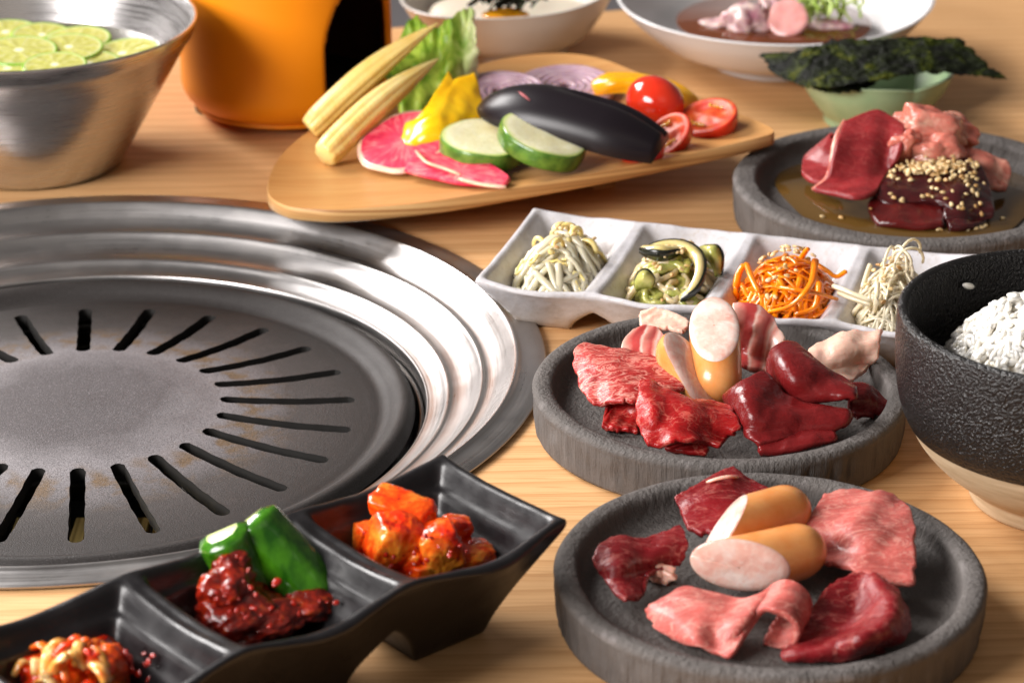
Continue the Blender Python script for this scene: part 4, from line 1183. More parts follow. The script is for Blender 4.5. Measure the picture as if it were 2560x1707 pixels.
# ------------------------------------------------------------------ far plate: sauce, heart, chicken, dark liver
FC = (.1946, .1474); FLF = .0129
v, f = lathe([(.0660, .0134), (.0655, .0138), (.04, .0138), (.00001, .0138)], 120, (FC[0], FC[1], 0), lambda r, z, a, i: (r * (1 + (.04 * math.sin(3 * a) + .03 * math.sin(5 * a + 1) - .03)), z))
tag(mesh_obj('sauce_pool', v, f, M_SAUCE), 'shiny brown sauce pooled on the wide back plate', 'sauce')
meat('heart_slice', 'dull red heart slice at the far left, partly behind the tall slice', 'heart', [
    [(0.1615,0.1843,0.0334), (0.1593,0.1813,0.0313), (0.1627,0.1758,0.0304), (0.1645,0.1680,0.0290)],
    [(0.1528,0.1810,0.0272), (0.1546,0.1728,0.0273), (0.1592,0.1669,0.0266), (0.1635,0.1580,0.0263)],
    [(0.1456,0.1784,0.0211), (0.1493,0.1698,0.0214), (0.1550,0.1620,0.0214), (0.1620,0.1547,0.0213)],
    [(0.1423,0.1596,0.0195), (0.1460,0.1501,0.0195), (0.1514,0.1461,0.0196), (0.1592,0.1405,0.0196)]], .0030, M_HEART, floor=FLF, nu=34, nv=34, lump=.0006, lf=110, seed=51, k=.3)
meat('heart_slice', 'tall glossy heart slice with a pink edge, leaning on the back plate', 'heart', [
    [(0.1633,0.1695,0.0440), (0.1722,0.1739,0.0463), (0.1807,0.1775,0.0477), (0.1866,0.1737,0.0457), (0.1943,0.1666,0.0426)],
    [(0.1577,0.1527,0.0392), (0.1680,0.1579,0.0401), (0.1772,0.1601,0.0414), (0.1852,0.1605,0.0399), (0.1910,0.1507,0.0392)],
    [(0.1543,0.1427,0.0318), (0.1645,0.1473,0.0329), (0.1742,0.1480,0.0340), (0.1824,0.1511,0.0329), (0.1874,0.1448,0.0324)],
    [(0.1517,0.1389,0.0243), (0.1613,0.1386,0.0251), (0.1708,0.1380,0.0260), (0.1778,0.1420,0.0259), (0.1826,0.1442,0.0258)],
    [(0.1437,0.1297,0.0229), (0.1532,0.1227,0.0228), (0.1618,0.1154,0.0235), (0.1682,0.1156,0.0234), (0.1747,0.1218,0.0238)]], .0030, M_HEART, floor=FLF, nu=44, nv=44, lump=.0007, lf=110, seed=53, k=.2)
tag(tube('fat_edge', curve_pts([(0.1638,0.1691,0.0445), (0.1596,0.1593,0.0410), (0.1576,0.1535,0.0355), (0.1557,0.1448,0.0290), (0.1527,0.1420,0.0235), (0.1469,0.1453,0.0175)], 26), [.0010 + .0009 * math.sin(PI * i / 25) for i in range(26)], M_CHICK, seg=10), 'pink trimmed edge running down the tall heart slice', 'fat')
for lb, c, r, rot, sd in [
    ('pale pink chicken chunk standing left of the sesame pile', (0.1922,0.1567,0.0330), (.0080, .0060, .0105), (.3, .4, .3), 1.),
    ('rounded pink chicken chunk right above the sesame pile', (0.2078,0.1567,0.0330), (.0150, .0080, .0085), (.1, .15, -.1), 2.),
    ('ruffled pale chicken piece on top at the back of the pile', (0.2061,0.1702,0.0400), (.0200, .0095, .0100), (.2, .25, -.2), 3.),
    ('small pink chicken piece hanging at the right of the ruffled one', (0.2201,0.1748,0.0370), (.0120, .0070, .0085), (.1, .4, -.3), 4.),
    ('small chicken nub between tall heart slice and ruffled piece', (0.1994,0.1728,0.0370), (.0080, .0060, .0090), (.1, -.4, .2), 5.)]:
    tag(blob('chicken_piece', c, r, M_CHICK, rot=rot, sub=5, amp=.45, freq=1.5, seed=sd, amp2=.10, f2=5.), lb, 'chicken')
meat('chicken_slice', 'pale translucent meat slice hanging at the right of the dark liver', 'chicken', [
    [(0.2221,0.1643,0.0310), (0.2291,0.1627,0.0312), (0.2353,0.1601,0.0297), (0.2405,0.1589,0.0267)],
    [(0.2238,0.1569,0.0281), (0.2312,0.1547,0.0282), (0.2381,0.1561,0.0263), (0.2448,0.1551,0.0253)],
    [(0.2269,0.1538,0.0230), (0.2331,0.1516,0.0224), (0.2393,0.1528,0.0206), (0.2443,0.1531,0.0198)],
    [(0.2281,0.1404,0.0210), (0.2322,0.1375,0.0207), (0.2371,0.1391,0.0191), (0.2410,0.1415,0.0189)]], .0036, M_CHICK, floor=FLF, nu=32, nv=32, lump=.0009, lf=140, seed=57, k=.25)
LIV = [
    [(0.1877,0.1471,0.0275), (0.1988,0.1510,0.0285), (0.2096,0.1538,0.0285), (0.2202,0.1554,0.0300), (0.2284,0.1496,0.0290)],
    [(0.1806,0.1389,0.0250), (0.1915,0.1394,0.0265), (0.2046,0.1372,0.0280), (0.2178,0.1391,0.0280), (0.2311,0.1389,0.0250)],
    [(0.1756,0.1290,0.0225), (0.1866,0.1299,0.0235), (0.2011,0.1291,0.0245), (0.2150,0.1240,0.0250), (0.2317,0.1288,0.0205)],
    [(0.1759,0.1198,0.0205), (0.1861,0.1207,0.0215), (0.2002,0.1217,0.0225), (0.2136,0.1135,0.0215), (0.2315,0.1182,0.0170)],
    [(0.1841,0.1143,0.0185), (0.1908,0.1175,0.0200), (0.2030,0.1144,0.0205), (0.2140,0.1063,0.0175), (0.2275,0.1106,0.0145)]]
meat('liver_slice', 'nearly black sauced liver draped under a heap of sesame', 'liver', LIV, .0040, M_DARKLIV, floor=FLF, nu=54, nv=50, lump=.0020, lf=65, seed=59, k=.3)
meat('liver_slice', 'dark red glossy liver tongue sliding into the brown sauce', 'liver', [
    [(0.1792,0.1317,0.0215), (0.1876,0.1322,0.0220), (0.1991,0.1322,0.0220), (0.2085,0.1262,0.0215)],
    [(0.1716,0.1256,0.0190), (0.1827,0.1233,0.0195), (0.1953,0.1220,0.0200), (0.2066,0.1170,0.0195)],
    [(0.1706,0.1142,0.0165), (0.1809,0.1134,0.0175), (0.1940,0.1116,0.0175), (0.2063,0.1093,0.0170)],
    [(0.1726,0.1040,0.0140), (0.1819,0.1005,0.0150), (0.1934,0.0979,0.0150), (0.2051,0.1001,0.0145)]], .0040, M_DARKLIV2, floor=FLF, nu=40, nv=40, lump=.0012, lf=70, seed=60, k=.35)
meat('liver_slice', 'black sauced liver end at the right front of the sesame heap', 'liver', [
    [(0.2060,0.1172,0.0201), (0.2131,0.1184,0.0210), (0.2214,0.1182,0.0204), (0.2300,0.1197,0.0185)],
    [(0.2046,0.1072,0.0185), (0.2123,0.1082,0.0188), (0.2210,0.1108,0.0178), (0.2302,0.1126,0.0171)],
    [(0.2057,0.1050,0.0153), (0.2119,0.1045,0.0155), (0.2194,0.1075,0.0150), (0.2268,0.1101,0.0147)],
    [(0.2059,0.0976,0.0148), (0.2108,0.0969,0.0147), (0.2168,0.0992,0.0145), (0.2226,0.1036,0.0145)]], .0040, M_DARKLIV, floor=FLF, nu=36, nv=36, lump=.0016, lf=80, seed=62, k=.35)

# seeds are shared meshes, each one its own object
def seed_mesh(name, mat, r=(.00148, .00095, .0006)):
    v, f = ICO[2]
    me = bpy.data.meshes.new(name)
    me.from_pydata([(p.x * r[0], p.y * r[1] * (1 - .35 * p.x), p.z * r[2]) for p in v], [], f)
    me.polygons.foreach_set('use_smooth', [True] * len(f)); me.materials.append(mat.m)
    return me
SEED_A, SEED_B = seed_mesh('sesame_seed', M_SESAME), seed_mesh('sesame_seed_toasted', M_SESAME_D)
from mathutils import Euler
def seed_at(p, parent, n=(0, 0, 1), me=None, sc=1., name='seed'):
    q = Vector(n).to_track_quat('Z', 'Y').to_matrix().to_4x4()
    M = Matrix.Translation(Vector(p)) @ q @ Matrix.Rotation(random.uniform(0, 2 * PI), 4, 'Z') @ Matrix.Rotation(random.uniform(-.5, .5), 4, 'X') @ Matrix.Rotation(random.uniform(-.5, .5), 4, 'Y') @ Matrix.Scale(sc * random.uniform(.85, 1.12), 4)
    o = bpy.data.objects.new(name, me or (SEED_A if random.random() < .7 else SEED_B))
    COL.objects.link(o); o.parent = parent
    o.matrix_parent_inverse = parent_inv(parent); o.matrix_basis = M
    return o
def surf(G, u, v):
    G = np.array(G, float)
    f = lambda a, b: ev(np.array([ev(r, a) for r in G]), b)
    p = f(u, v); du = f(min(u + .01, 1), v) - f(max(u - .01, 0), v); dv = f(u, min(v + .01, 1)) - f(u, max(v - .01, 0))
    n = np.cross(du, dv); n = n / (np.linalg.norm(n) + 1e-9)
    if n[2] < 0: n = -n
    return p, n
se = empty('sesame_heap', (0.2002,0.1106,0.0360), 'heap of toasted sesame seeds on the dark sauced liver', 'sesame')
for i in range(250):
    if i < 175: u, v = random.gauss(.46, .18), random.gauss(.22, .09)
    else: u, v = random.uniform(.12, .92), random.uniform(.08, .95)
    if i >= 175 and u < .45 and v > .5 and random.random() < .8: continue
    if not (.03 < u < .97 and .02 < v < .98): continue
    p, n = surf(LIV, u, v)
    seed_at(p + n * (.0030 + (random.uniform(0, .0016) if i < 175 else 0)), se, n)
for i in range(22):
    a = random.uniform(-.3, 1.0)
    p = (0.2014,0.1008,0.0142)
    p2 = (0.2256,0.1026,0.0142)
    t = random.random()
    seed_at((p[0] + (p2[0] - p[0]) * t + random.gauss(0, .001), p[1] + (p2[1] - p[1]) * t + random.gauss(0, .0012), .0141), se)
for p in ((0.1576,0.1158,0.0142), (0.1488,0.1167,0.0142), (0.1712,0.1148,0.0190), (0.1696,0.1256,0.0200), (0.2349,0.1149,0.0142)): seed_at(p, se)

# ------------------------------------------------------------------ rice
def grain_mesh():
    v, f = ICO[2]
    me = bpy.data.meshes.new('rice_grain')
    me.from_pydata([(p.x * .0034 , p.y * .00138 * (1 - .12 * p.x), p.z * .00130) for p in v], [], f)
    me.polygons.foreach_set('use_smooth', [True] * len(f)); me.materials.append(M_RICE.m)
    return me
GR = grain_mesh()
def build_rice():
    e = empty('rice_mound', (RB[0], RB[1], .035), 'mound of glossy white cooked rice in the black bowl', 'rice')
    R = .0505
    def top(x, y):
        d = math.hypot(x, y) / R
        return .048 + .034 * max(0, 1 - d * d) ** .75 + .0055 * nz((x, y, 0), 55, 2.) + .0018 * nz((x, y, 0), 150, 7.)
    v, f = [], []
    n = 60
    for i in range(n):
        r = R * 1.06 * i / (n - 1)
        for k in range(72):
            a = 2 * PI * k / 72
            x, y = r * math.cos(a), r * math.sin(a)
            v.append((RB[0] + x, RB[1] + y, top(x, y) - .0030 + .0012 * nz((x, y, 0), 330, 5.)))
    for i in range(n - 1):
        for k in range(72): f.append((i * 72 + k, i * 72 + (k + 1) % 72, (i + 1) * 72 + (k + 1) % 72, (i + 1) * 72 + k))
    mesh_obj('rice_core', v, f, M_RICE, e)
    rnd = random.Random(4)
    pts = []
    for i in range(2300):
        a = rnd.uniform(0, 2 * PI); q = R * math.sqrt(rnd.random()) * 1.02
        pts.append((q * math.cos(a), q * math.sin(a)))
    pts.sort(key=lambda p: (p[0] + .35 * p[1]))
    vis = [p for p in pts if p[0] < -.004]
    rest = [p for p in pts if p[0] >= -.004]
    rnd.shuffle(vis)
    def mat4(p):
        x, y = p; h = .001
        nx, ny = -(top(x + h, y) - top(x - h, y)) / (2 * h), -(top(x, y + h) - top(x, y - h)) / (2 * h)
        q = Vector((nx, ny, 1)).normalized().to_track_quat('Z', 'Y').to_matrix().to_4x4()
        return Matrix.Translation((RB[0] + x, RB[1] + y, top(x, y) + rnd.uniform(-.0010, .0016))) @ q @ Matrix.Rotation(rnd.uniform(0, 2 * PI), 4, 'Z') @ Matrix.Rotation(rnd.uniform(-.4, .4), 4, 'Y') @ Matrix.Scale(rnd.uniform(.82, 1.08), 4)
    for p in vis[:295]:
        o = bpy.data.objects.new('grain', GR); COL.objects.link(o); o.parent = e
        o.matrix_parent_inverse = parent_inv(e); o.matrix_basis = mat4(p)
    g0 = [vv.co.copy() for vv in GR.vertices]; gf = [tuple(q.vertices) for q in GR.polygons]
    datas = []
    for p in vis[295:] + rest:
        M = mat4(p); datas.append(([M @ c for c in g0], gf))
    o = mesh_obj('packed_grains', *joined(datas), M_RICE, e); o['kind'] = 'stuff'
    for p in ((0.1856,-0.1093,0.0680), (0.1656,-0.1399,0.0620)):
        o = bpy.data.objects.new('stray_grain', GR); COL.objects.link(o); o.parent = e
        o.matrix_parent_inverse = parent_inv(e)
        d = Vector((p[0] - RB[0], p[1] - RB[1], 0)).normalized()
        q = Vector((RB[0], RB[1], 0)) + d * .0592
        o.matrix_basis = Matrix.Translation((q.x, q.y, p[2])) @ (-d).to_track_quat('Z', 'X').to_matrix().to_4x4() @ Matrix.Rotation(1.2, 4, 'Z')
build_rice()

# ------------------------------------------------------------------ strands heaped in the white dish
def heap(n, c, ang, rx, ry, z0, h, ln, rad, mat, parent, name, rnd, flat=1., steps=9, curl=1., seg=6, lift=.0, core=False):
    """strands that follow a dome: a random walk kept inside the mound"""
    if core:
        mesh_obj('heap_core', *blob_data((c[0], c[1], z0 - .001), (rx * .80, ry * .80, h * .80), (0, 0, ang), 4, .25, 3., 2., 0., .12, 9., floor=z0 - .002), mat, parent)
    for i in range(n):
        q = math.sqrt(rnd.random()) * .80; t = rnd.uniform(0, 2 * PI)
        x, y = q * math.cos(t), q * math.sin(t)
        d = rnd.uniform(0, 2 * PI); k = rnd.gauss(0, 1.) * curl
        L = ln * rnd.uniform(.7, 1.25); st = L / steps
        lay = rnd.random() ** .6
        pts = []
        for s in range(steps + 1):
            rr = min(x * x + y * y, 1.25)
            z = z0 + h * max(0, 1 - rr) ** .8 * (.45 + .55 * lay) + lift * math.sin(PI * s / steps) * lay + .0007 * rnd.uniform(-1, 1)
            X, Y = x * rx, y * ry
            pts.append((c[0] + math.cos(ang) * X - math.sin(ang) * Y, c[1] + math.sin(ang) * X + math.cos(ang) * Y, z))
            d += k * .35
            x += st * math.cos(d) / rx; y += st * math.sin(d) / ry
            if math.hypot(x, y) > 1.0:
                m = math.hypot(x, y); x /= m; y /= m; d += .9
        r = rad * rnd.uniform(.8, 1.2)
        rr = [r * (.65 + .35 * math.sin(PI * (s + .6) / (steps + 1.2))) for s in range(steps + 1)]
        v, f = tube_data(pts, rr, seg=seg, flat=flat)
        mesh_obj(name, v, f, mat, parent)
def dome_seeds(n, c, ang, rx, ry, z0, h, parent, rnd, spread=.6, off=.0015, big=1.):
    for i in range(n):
        x, y = rnd.gauss(0, spread * .6), rnd.gauss(.05, spread * .6)
        if x * x + y * y > .9: continue
        z = z0 + h * max(0, 1 - x * x - y * y) ** .8 + off
        X, Y = x * rx, y * ry
        seed_at((c[0] + math.cos(ang) * X - math.sin(ang) * Y, c[1] + math.sin(ang) * X + math.cos(ang) * Y, z), parent, (x * .6, y * .6, 1), sc=big)
def comp(i, ds=0., dw=0., z=0.): return loc(WO, WA, .0528 * (i + .5) + ds, dw, z)
rn = random.Random(11)
# bean sprouts
c = comp(0, .003, -.004, .012)
e = empty('bean_sprout_namul', c, 'heap of pale translucent bean sprouts in the leftmost white compartment', 'namul', 'vegetable namul')
heap(60, c, WA, .0215, .0330, .0115, .0220, .030, .0020, M_SPROUT, e, 'sprout_stem', rn, core=True, curl=.6, seg=8, flat=.75)
heap(14, c, WA, .0210, .0330, .0125, .0235, .016, .0008, M_SPROUTY, e, 'root_thread', rn, curl=1.6, seg=6, lift=.003)
for i in range(6):
    a = rn.uniform(0, 2 * PI); q = rn.uniform(.2, .75)
    p = Vector((c[0] + .019 * q * math.cos(a), c[1] + .026 * q * math.sin(a), .0125 + .022 * (1 - q * q)))
    ax = rn.uniform(0, PI)
    tube('sprout_head', [p + Vector((math.cos(ax) * .0042 * math.cos(t), math.sin(ax) * .0042 * math.cos(t), .0042 * math.sin(t))) for t in np.linspace(-.3, 3.4, 10)], [.0008 + .0007 * (k / 9) for k in range(10)], M_SPROUTY, e)
dome_seeds(16, c, WA, .021, .033, .0125, .023, e, rn, .5)
# zucchini and eggplant namul
c = comp(1, .002, -.003, .012)
e = empty('zucchini_namul', c, 'mixed green zucchini namul with a dark skinned curl and sesame', 'namul', 'vegetable namul')
heap(30, c, WA, .0200, .0330, .0115, .0180, .016, .0026, M_NAMULG, e, 'zucchini_bit', rn, core=True, curl=1., seg=8, flat=.7)
heap(30, c, WA, .0215, .0340, .0115, .0190, .024, .0017, M_NAMULW, e, 'eggplant_strand', rn, curl=1.5, seg=7)
def ribbon(name, ctrl, wd, th, mat, skin, parent, n=24):
    P = curve_pts(ctrl, n); v, f = [], []
    for i, p in enumerate(P):
        p = Vector(p); t = (Vector(P[min(i + 1, n - 1)]) - Vector(P[max(i - 1, 0)])).normalized()
        up = Vector((0, -.35, .94)); side = t.cross(up).normalized()
        k = .5 + .5 * math.sin(PI * (i + .7) / (n + .4))
        for a, b in ((-1, 0), (-.8, 1), (.8, 1), (1, 0), (.8, -1), (-.8, -1)):
            v.append(p + side * a * th * k + up * b * wd * k * .5)
    for i in range(n - 1):
        for k in range(6): f.append((i * 6 + k, i * 6 + (k + 1) % 6, i * 6 + 6 + (k + 1) % 6, i * 6 + 6 + k))
    f.append(tuple(range(6))); f.append(tuple(range((n - 1) * 6, n * 6)))
    o = mesh_obj(name, v, f, mat, parent)
    v = []; f = []
    for i, p in enumerate(P):
        p = Vector(p); t = (Vector(P[min(i + 1, n - 1)]) - Vector(P[max(i - 1, 0)])).normalized()
        up = Vector((0, -.35, .94)); sd = t.cross(up).normalized() * (1 if skin > 0 else -1)
        k = .5 + .5 * math.sin(PI * (i + .7) / (n + .4))
        for a, b in ((.7, 1.02), (1.25, .9), (1.25, -.9), (.7, -1.02)): v.append(p + sd * a * th * k + up * b * wd * k * .5)
    for i in range(n - 1):
        for k in range(3): f.append((i * 4 + k, i * 4 + k + 1, i * 4 + 5 + k, i * 4 + 4 + k))
    mesh_obj('skin', v, f, M_SKIN, o)
    return o
ribbon('eggplant_curl', [(0.0586,0.0293,0.0310), (0.0674,0.0309,0.0330), (0.0760,0.0294,0.0330), (0.0822,0.0219,0.0310), (0.0826,0.0106,0.0280), (0.0790,0.0031,0.0235), (0.0732,0.0021,0.0190)], .0050, .0024, M_NAMUL, -1, e)
ribbon('eggplant_curl', [(0.0577,0.0285,0.0325), (0.0626,0.0230,0.0335), (0.0680,0.0215,0.0335), (0.0742,0.0257,0.0330)], .0060, .0024, M_NAMUL, 1, e)
ribbon('zucchini_strip', [(0.0852,0.0348,0.0300), (0.0886,0.0278,0.0310), (0.0912,0.0250,0.0280), (0.0917,0.0229,0.0230)], .0080, .0028, M_NAMULG, -1, e)
ribbon('zucchini_strip', [(0.0541,0.0086,0.0230), (0.0578,0.0083,0.0260), (0.0620,0.0065,0.0250)], .0075, .0030, M_NAMULG, -1, e)
dome_seeds(75, c, WA, .0200, .0320, .0130, .0200, e, rn, .55)
# carrot
c = comp(2, .000, -.004, .012)
e = empty('carrot_namul', c, 'heap of bright orange carrot shreds with sesame in the white dish', 'namul', 'vegetable namul')
heap(200, c, WA, .0230, .0360, .0110, .0220, .034, .0014, M_CARROT, e, 'carrot_shred', rn, core=True, curl=.8, seg=6, flat=.42)
for g in ([(0.1148,-0.0102,0.0300), (0.1221,-0.0180,0.0320), (0.1316,-0.0149,0.0290), (0.1407,-0.0089,0.0240)], [(0.1121,-0.0135,0.0200), (0.1193,-0.0219,0.0260), (0.1254,-0.0210,0.0320), (0.1297,-0.0103,0.0330), (0.1324,0.0042,0.0370)], [(0.1266,0.0067,0.0370), (0.1278,0.0054,0.0400), (0.1290,0.0047,0.0420)],
          [(0.1332,0.0067,0.0340), (0.1380,0.0031,0.0320), (0.1417,0.0019,0.0300), (0.1458,0.0031,0.0320)], [(0.1022,0.0154,0.0300), (0.0997,0.0117,0.0270), (0.0985,0.0068,0.0230), (0.0983,0.0067,0.0170)], [(0.1035,0.0142,0.0310), (0.1049,0.0019,0.0290), (0.1069,-0.0077,0.0270)],
          [(0.1221,-0.0146,0.0190), (0.1302,-0.0147,0.0220), (0.1327,-0.0101,0.0260), (0.1338,-0.0030,0.0290)], [(0.1306,-0.0123,0.0170), (0.1363,-0.0100,0.0190), (0.1402,-0.0064,0.0210)], [(0.1010,0.0092,0.0240), (0.1033,0.0019,0.0210), (0.1069,-0.0005,0.0180)]):
    tube('carrot_shred', curve_pts(g, 12), .0016, M_CARROT, e, seg=6, flat=.6)
dome_seeds(34, c, WA, .0215, .0340, .0125, .0230, e, rn, .42, off=.0022)
for p in ((0.1049,-0.0088,0.0235), (0.1107,-0.0113,0.0260), (0.1138,-0.0125,0.0265), (0.1140,-0.0067,0.0330), (0.1111,-0.0091,0.0330), (0.1192,-0.0055,0.0335)): seed_at(p, e, (0, -.5, 1), SEED_A, 1.05)
# white radish shreds
c = comp(3, -.006, -.004, .012)
e = empty('radish_namul', c, 'heap of pale yellow radish threads in the rightmost white compartment', 'namul', 'vegetable namul')
heap(140, c, WA, .0180, .0340, .0110, .0230, .034, .0009, M_DAIKON, e, 'radish_thread', rn, core=True, curl=.7, seg=5, flat=.8)
for g in ([(0.1391,-0.0090,0.0300), (0.1432,-0.0162,0.0310), (0.1483,-0.0197,0.0300), (0.1535,-0.0220,0.0290)], [(0.1412,-0.0113,0.0280), (0.1459,-0.0173,0.0280), (0.1536,-0.0219,0.0270)], [(0.1461,-0.0134,0.0165), (0.1501,-0.0147,0.0230), (0.1534,-0.0221,0.0300)], [(0.1499,-0.0157,0.0160), (0.1526,-0.0171,0.0220), (0.1548,-0.0221,0.0300)], [(0.1558,-0.0169,0.0150), (0.1562,-0.0182,0.0210), (0.1558,-0.0244,0.0300), (0.1569,-0.0176,0.0350)],
          [(0.1611,-0.0180,0.0150), (0.1589,-0.0182,0.0220), (0.1582,-0.0197,0.0300)], [(0.1524,-0.0054,0.0280), (0.1551,0.0031,0.0310), (0.1570,0.0080,0.0330)]):
    tube('radish_thread', curve_pts(g, 12), .0012, M_DAIKON, e, seg=5)
for i in range(7):
    p = Vector((0.1688,-0.0056,0.0370)) + Vector((rn.gauss(0, .003), rn.gauss(0, .003), rn.gauss(.001, .002))); ax = rn.uniform(0, PI); R_ = rn.uniform(.005, .0085)
    tube('radish_thread', [p + Vector((math.cos(ax) * R_ * math.cos(t), math.sin(ax) * R_ * math.cos(t), R_ * .9 * math.sin(t))) for t in np.linspace(-.2, 3.4, 12)], .0007, M_DAIKON, e, seg=5)
dome_seeds(26, c, WA, .0170, .0320, .0125, .0240, e, rn, .5)

# ------------------------------------------------------------------ black dish: radish kimchi, cucumber with chili paste, mixed kimchi
def cube_kimchi(label, c, r, rot, sd):
    o = blob('radish_kimchi', c, r, M_KIMCHI, rot=rot, sub=5, amp=.16, freq=1.3, seed=sd, cube=.55, amp2=.05, f2=7.)
    return tag(o, label, 'kimchi', 'radish kimchi cubes')
for a in [
    ('flat orange kimchi piece on top of the kimchi pile', (-0.0382,-0.2439,0.0425), (.0118, .0066, .0052), (.25, .15, -.35), 1.),
    ('large orange kimchi cube at the left of the kimchi pile', (-0.0410,-0.2542,0.0355), (.0092, .0078, .0098), (.2, .3, .4), 2.),
    ('bright orange kimchi cube at the right of the kimchi pile', (-0.0253,-0.2541,0.0335), (.0080, .0070, .0088), (.1, -.3, .2), 3.),
    ('small red kimchi knob behind the bright cube', (-0.0194,-0.2419,0.0340), (.0050, .0046, .0045), (0, .2, .5), 4.),
    ('small red kimchi scrap at the far left under the pile', (-0.0518,-0.2419,0.0300), (.0045, .0045, .0060), (0, .2, .5), 5.),
    ('lowest kimchi chunk at the front rim of the black dish', (-0.0293,-0.2549,0.0250), (.0088, .0060, .0050), (.1, 0, .6), 6.),
    ('reddish kimchi chunk lying at the right end of the pile', (-0.0145,-0.2494,0.0270), (.0088, .0058, .0052), (.1, .2, .5), 7.),
    ('hidden red kimchi cube propping the pile from below', (-0.0346,-0.2512,0.0270), (.0085, .0075, .0075), (.3, .2, .9), 8.)]:
    cube_kimchi(*a)
rf = random.Random(21)
fe = empty('chili_flakes', (-0.0294,-0.2494,0.0300), 'red chili flakes clinging to the radish kimchi cubes', 'chili flakes')
FLK = seed_mesh('flake', M_FLAKE, (.0011, .0008, .00035))
for i in range(46):
    p = Vector((-0.0308,-0.2588,0.0360)) + Vector((rf.gauss(0, .010), rf.gauss(0, .007), rf.gauss(-.002, .004)))
    seed_at(p, fe, (rf.uniform(-1, 1), -1, 1), FLK, rf.uniform(.6, 1.5), 'flake')
def cucumber(label, P0, P1, r, seed):
    """a quarter-cut baton: skin outside, pale flesh inside"""
    P0, P1 = Vector(P0), Vector(P1); ax = (P1 - P0).normalized()
    up = Vector((-.20, -.80, .55)); up = (up - ax * up.dot(ax)).normalized(); sd = ax.cross(up)
    n, m = 22, 24; v, f = [], []
    for i in range(n):
        t = i / (n - 1); c = P0.lerp(P1, t)
        e = min(t, 1 - t) / .10; k = math.sqrt(1 - (1 - min(e, 1)) ** 2) * .40 + .60
        for j in range(m + 1):
            a = -1.9 + 3.8 * j / m
            q = c + (up * math.cos(a) * .95 + sd * math.sin(a)) * r * k * (1 + .015 * math.sin(a * 9 + seed))
            v.append(q + up * .0003 * nz(q, 300, seed))
    for i in range(n - 1):
        for j in range(m): f.append((i * (m + 1) + j, i * (m + 1) + j + 1, (i + 1) * (m + 1) + j + 1, (i + 1) * (m + 1) + j))
    e_ = empty('cucumber_piece', tuple((P0 + P1) / 2), label, 'cucumber', 'cucumber pieces')
    mesh_obj('skin', v, f, M_CUC, e_)
    v2, f2 = [], []
    for i in range(n):
        for j in (0, m): v2.append(v[i * (m + 1) + j] * 1.)
    for i in range(n - 1): f2.append((2 * i, 2 * i + 1, 2 * i + 3, 2 * i + 2))
    b = len(v2)
    for i, s in ((0, -1), (n - 1, 1)):
        o = len(v2); v2 += [v[i * (m + 1) + j] for j in range(m + 1)]
        cc = sum(v2[o:o + m + 1], Vector()) / (m + 1) + ax * s * .0006
        v2.append(cc)
        for j in range(m): f2.append((o + j, o + j + 1, o + m + 1))
        f2.append((o + m, o, o + m + 1))
    mesh_obj('flesh', v2, f2, M_CUCF, e_)
cucumber('large glossy green cucumber baton leaning right in the black dish', (-0.0900,-0.2656,0.0495), (-0.0652,-0.2754,0.0230), .0108, 1.)
cucumber('smaller green cucumber baton behind, at the left of the large one', (-0.0981,-0.2743,0.0495), (-0.0881,-0.2729,0.0270), .0096, 3.)
datas = [blob_data(c, r, rot, 5, .25, 2.0, s, 0., .07, 6.) for c, r, rot, s in [
    ((-0.0941,-0.2807,0.0400), (.0066, .0056, .0064), (0, 0, .4), 1.), ((-0.0956,-0.2891,0.0350), (.0105, .0082, .0090), (0, 0, .6), 2.),
    ((-0.0916,-0.2903,0.0270), (.0170, .0120, .0085), (0, 0, .7), 3.), ((-0.0807,-0.2894,0.0255), (.0140, .0100, .0060), (0, 0, .6), 4.), ((-0.0677,-0.2816,0.0260), (.0120, .0090, .0060), (0, .1, .7), 5.), ((-0.0872,-0.2942,0.0215), (.0150, .0070, .0045), (0, 0, .6), 6.)]]
pe = empty('chili_paste', (-0.0926,-0.2815,0.0220), 'glossy dark red chili paste spooned over the cucumber', 'sauce')
mesh_obj('paste_mass', *joined(datas), M_CHILI, pe)
for i in range(44):
    b = rf.choice([(930, 470, .050), (900, 590, .045), (950, 680, .036), (1090, 690, .032), (1250, 640, .033)])
    p = Vector((-0.0862,-0.2995,0.0360))
    src = {930: (-0.0923,-0.2912,0.0485), 900: (-0.0938,-0.3037,0.0440), 950: (-0.0901,-0.3028,0.0350), 1090: (-0.0789,-0.2983,0.0315), 1250: (-0.0662,-0.2898,0.0315)}[b[0]]
    p = Vector(src) + Vector((rf.gauss(0, .0045), rf.gauss(0, .0040), rf.uniform(-.003, .0005)))
    seed_at(p, pe, (rf.uniform(-1, 1), rf.uniform(-1.5, .2), 1), FLK, rf.uniform(.5, 1.15), 'chili_bit')
seed_at((-0.0785,-0.2921,0.0400), pe, (0, -.6, .8), FLK, 2.2, 'chili_bit')
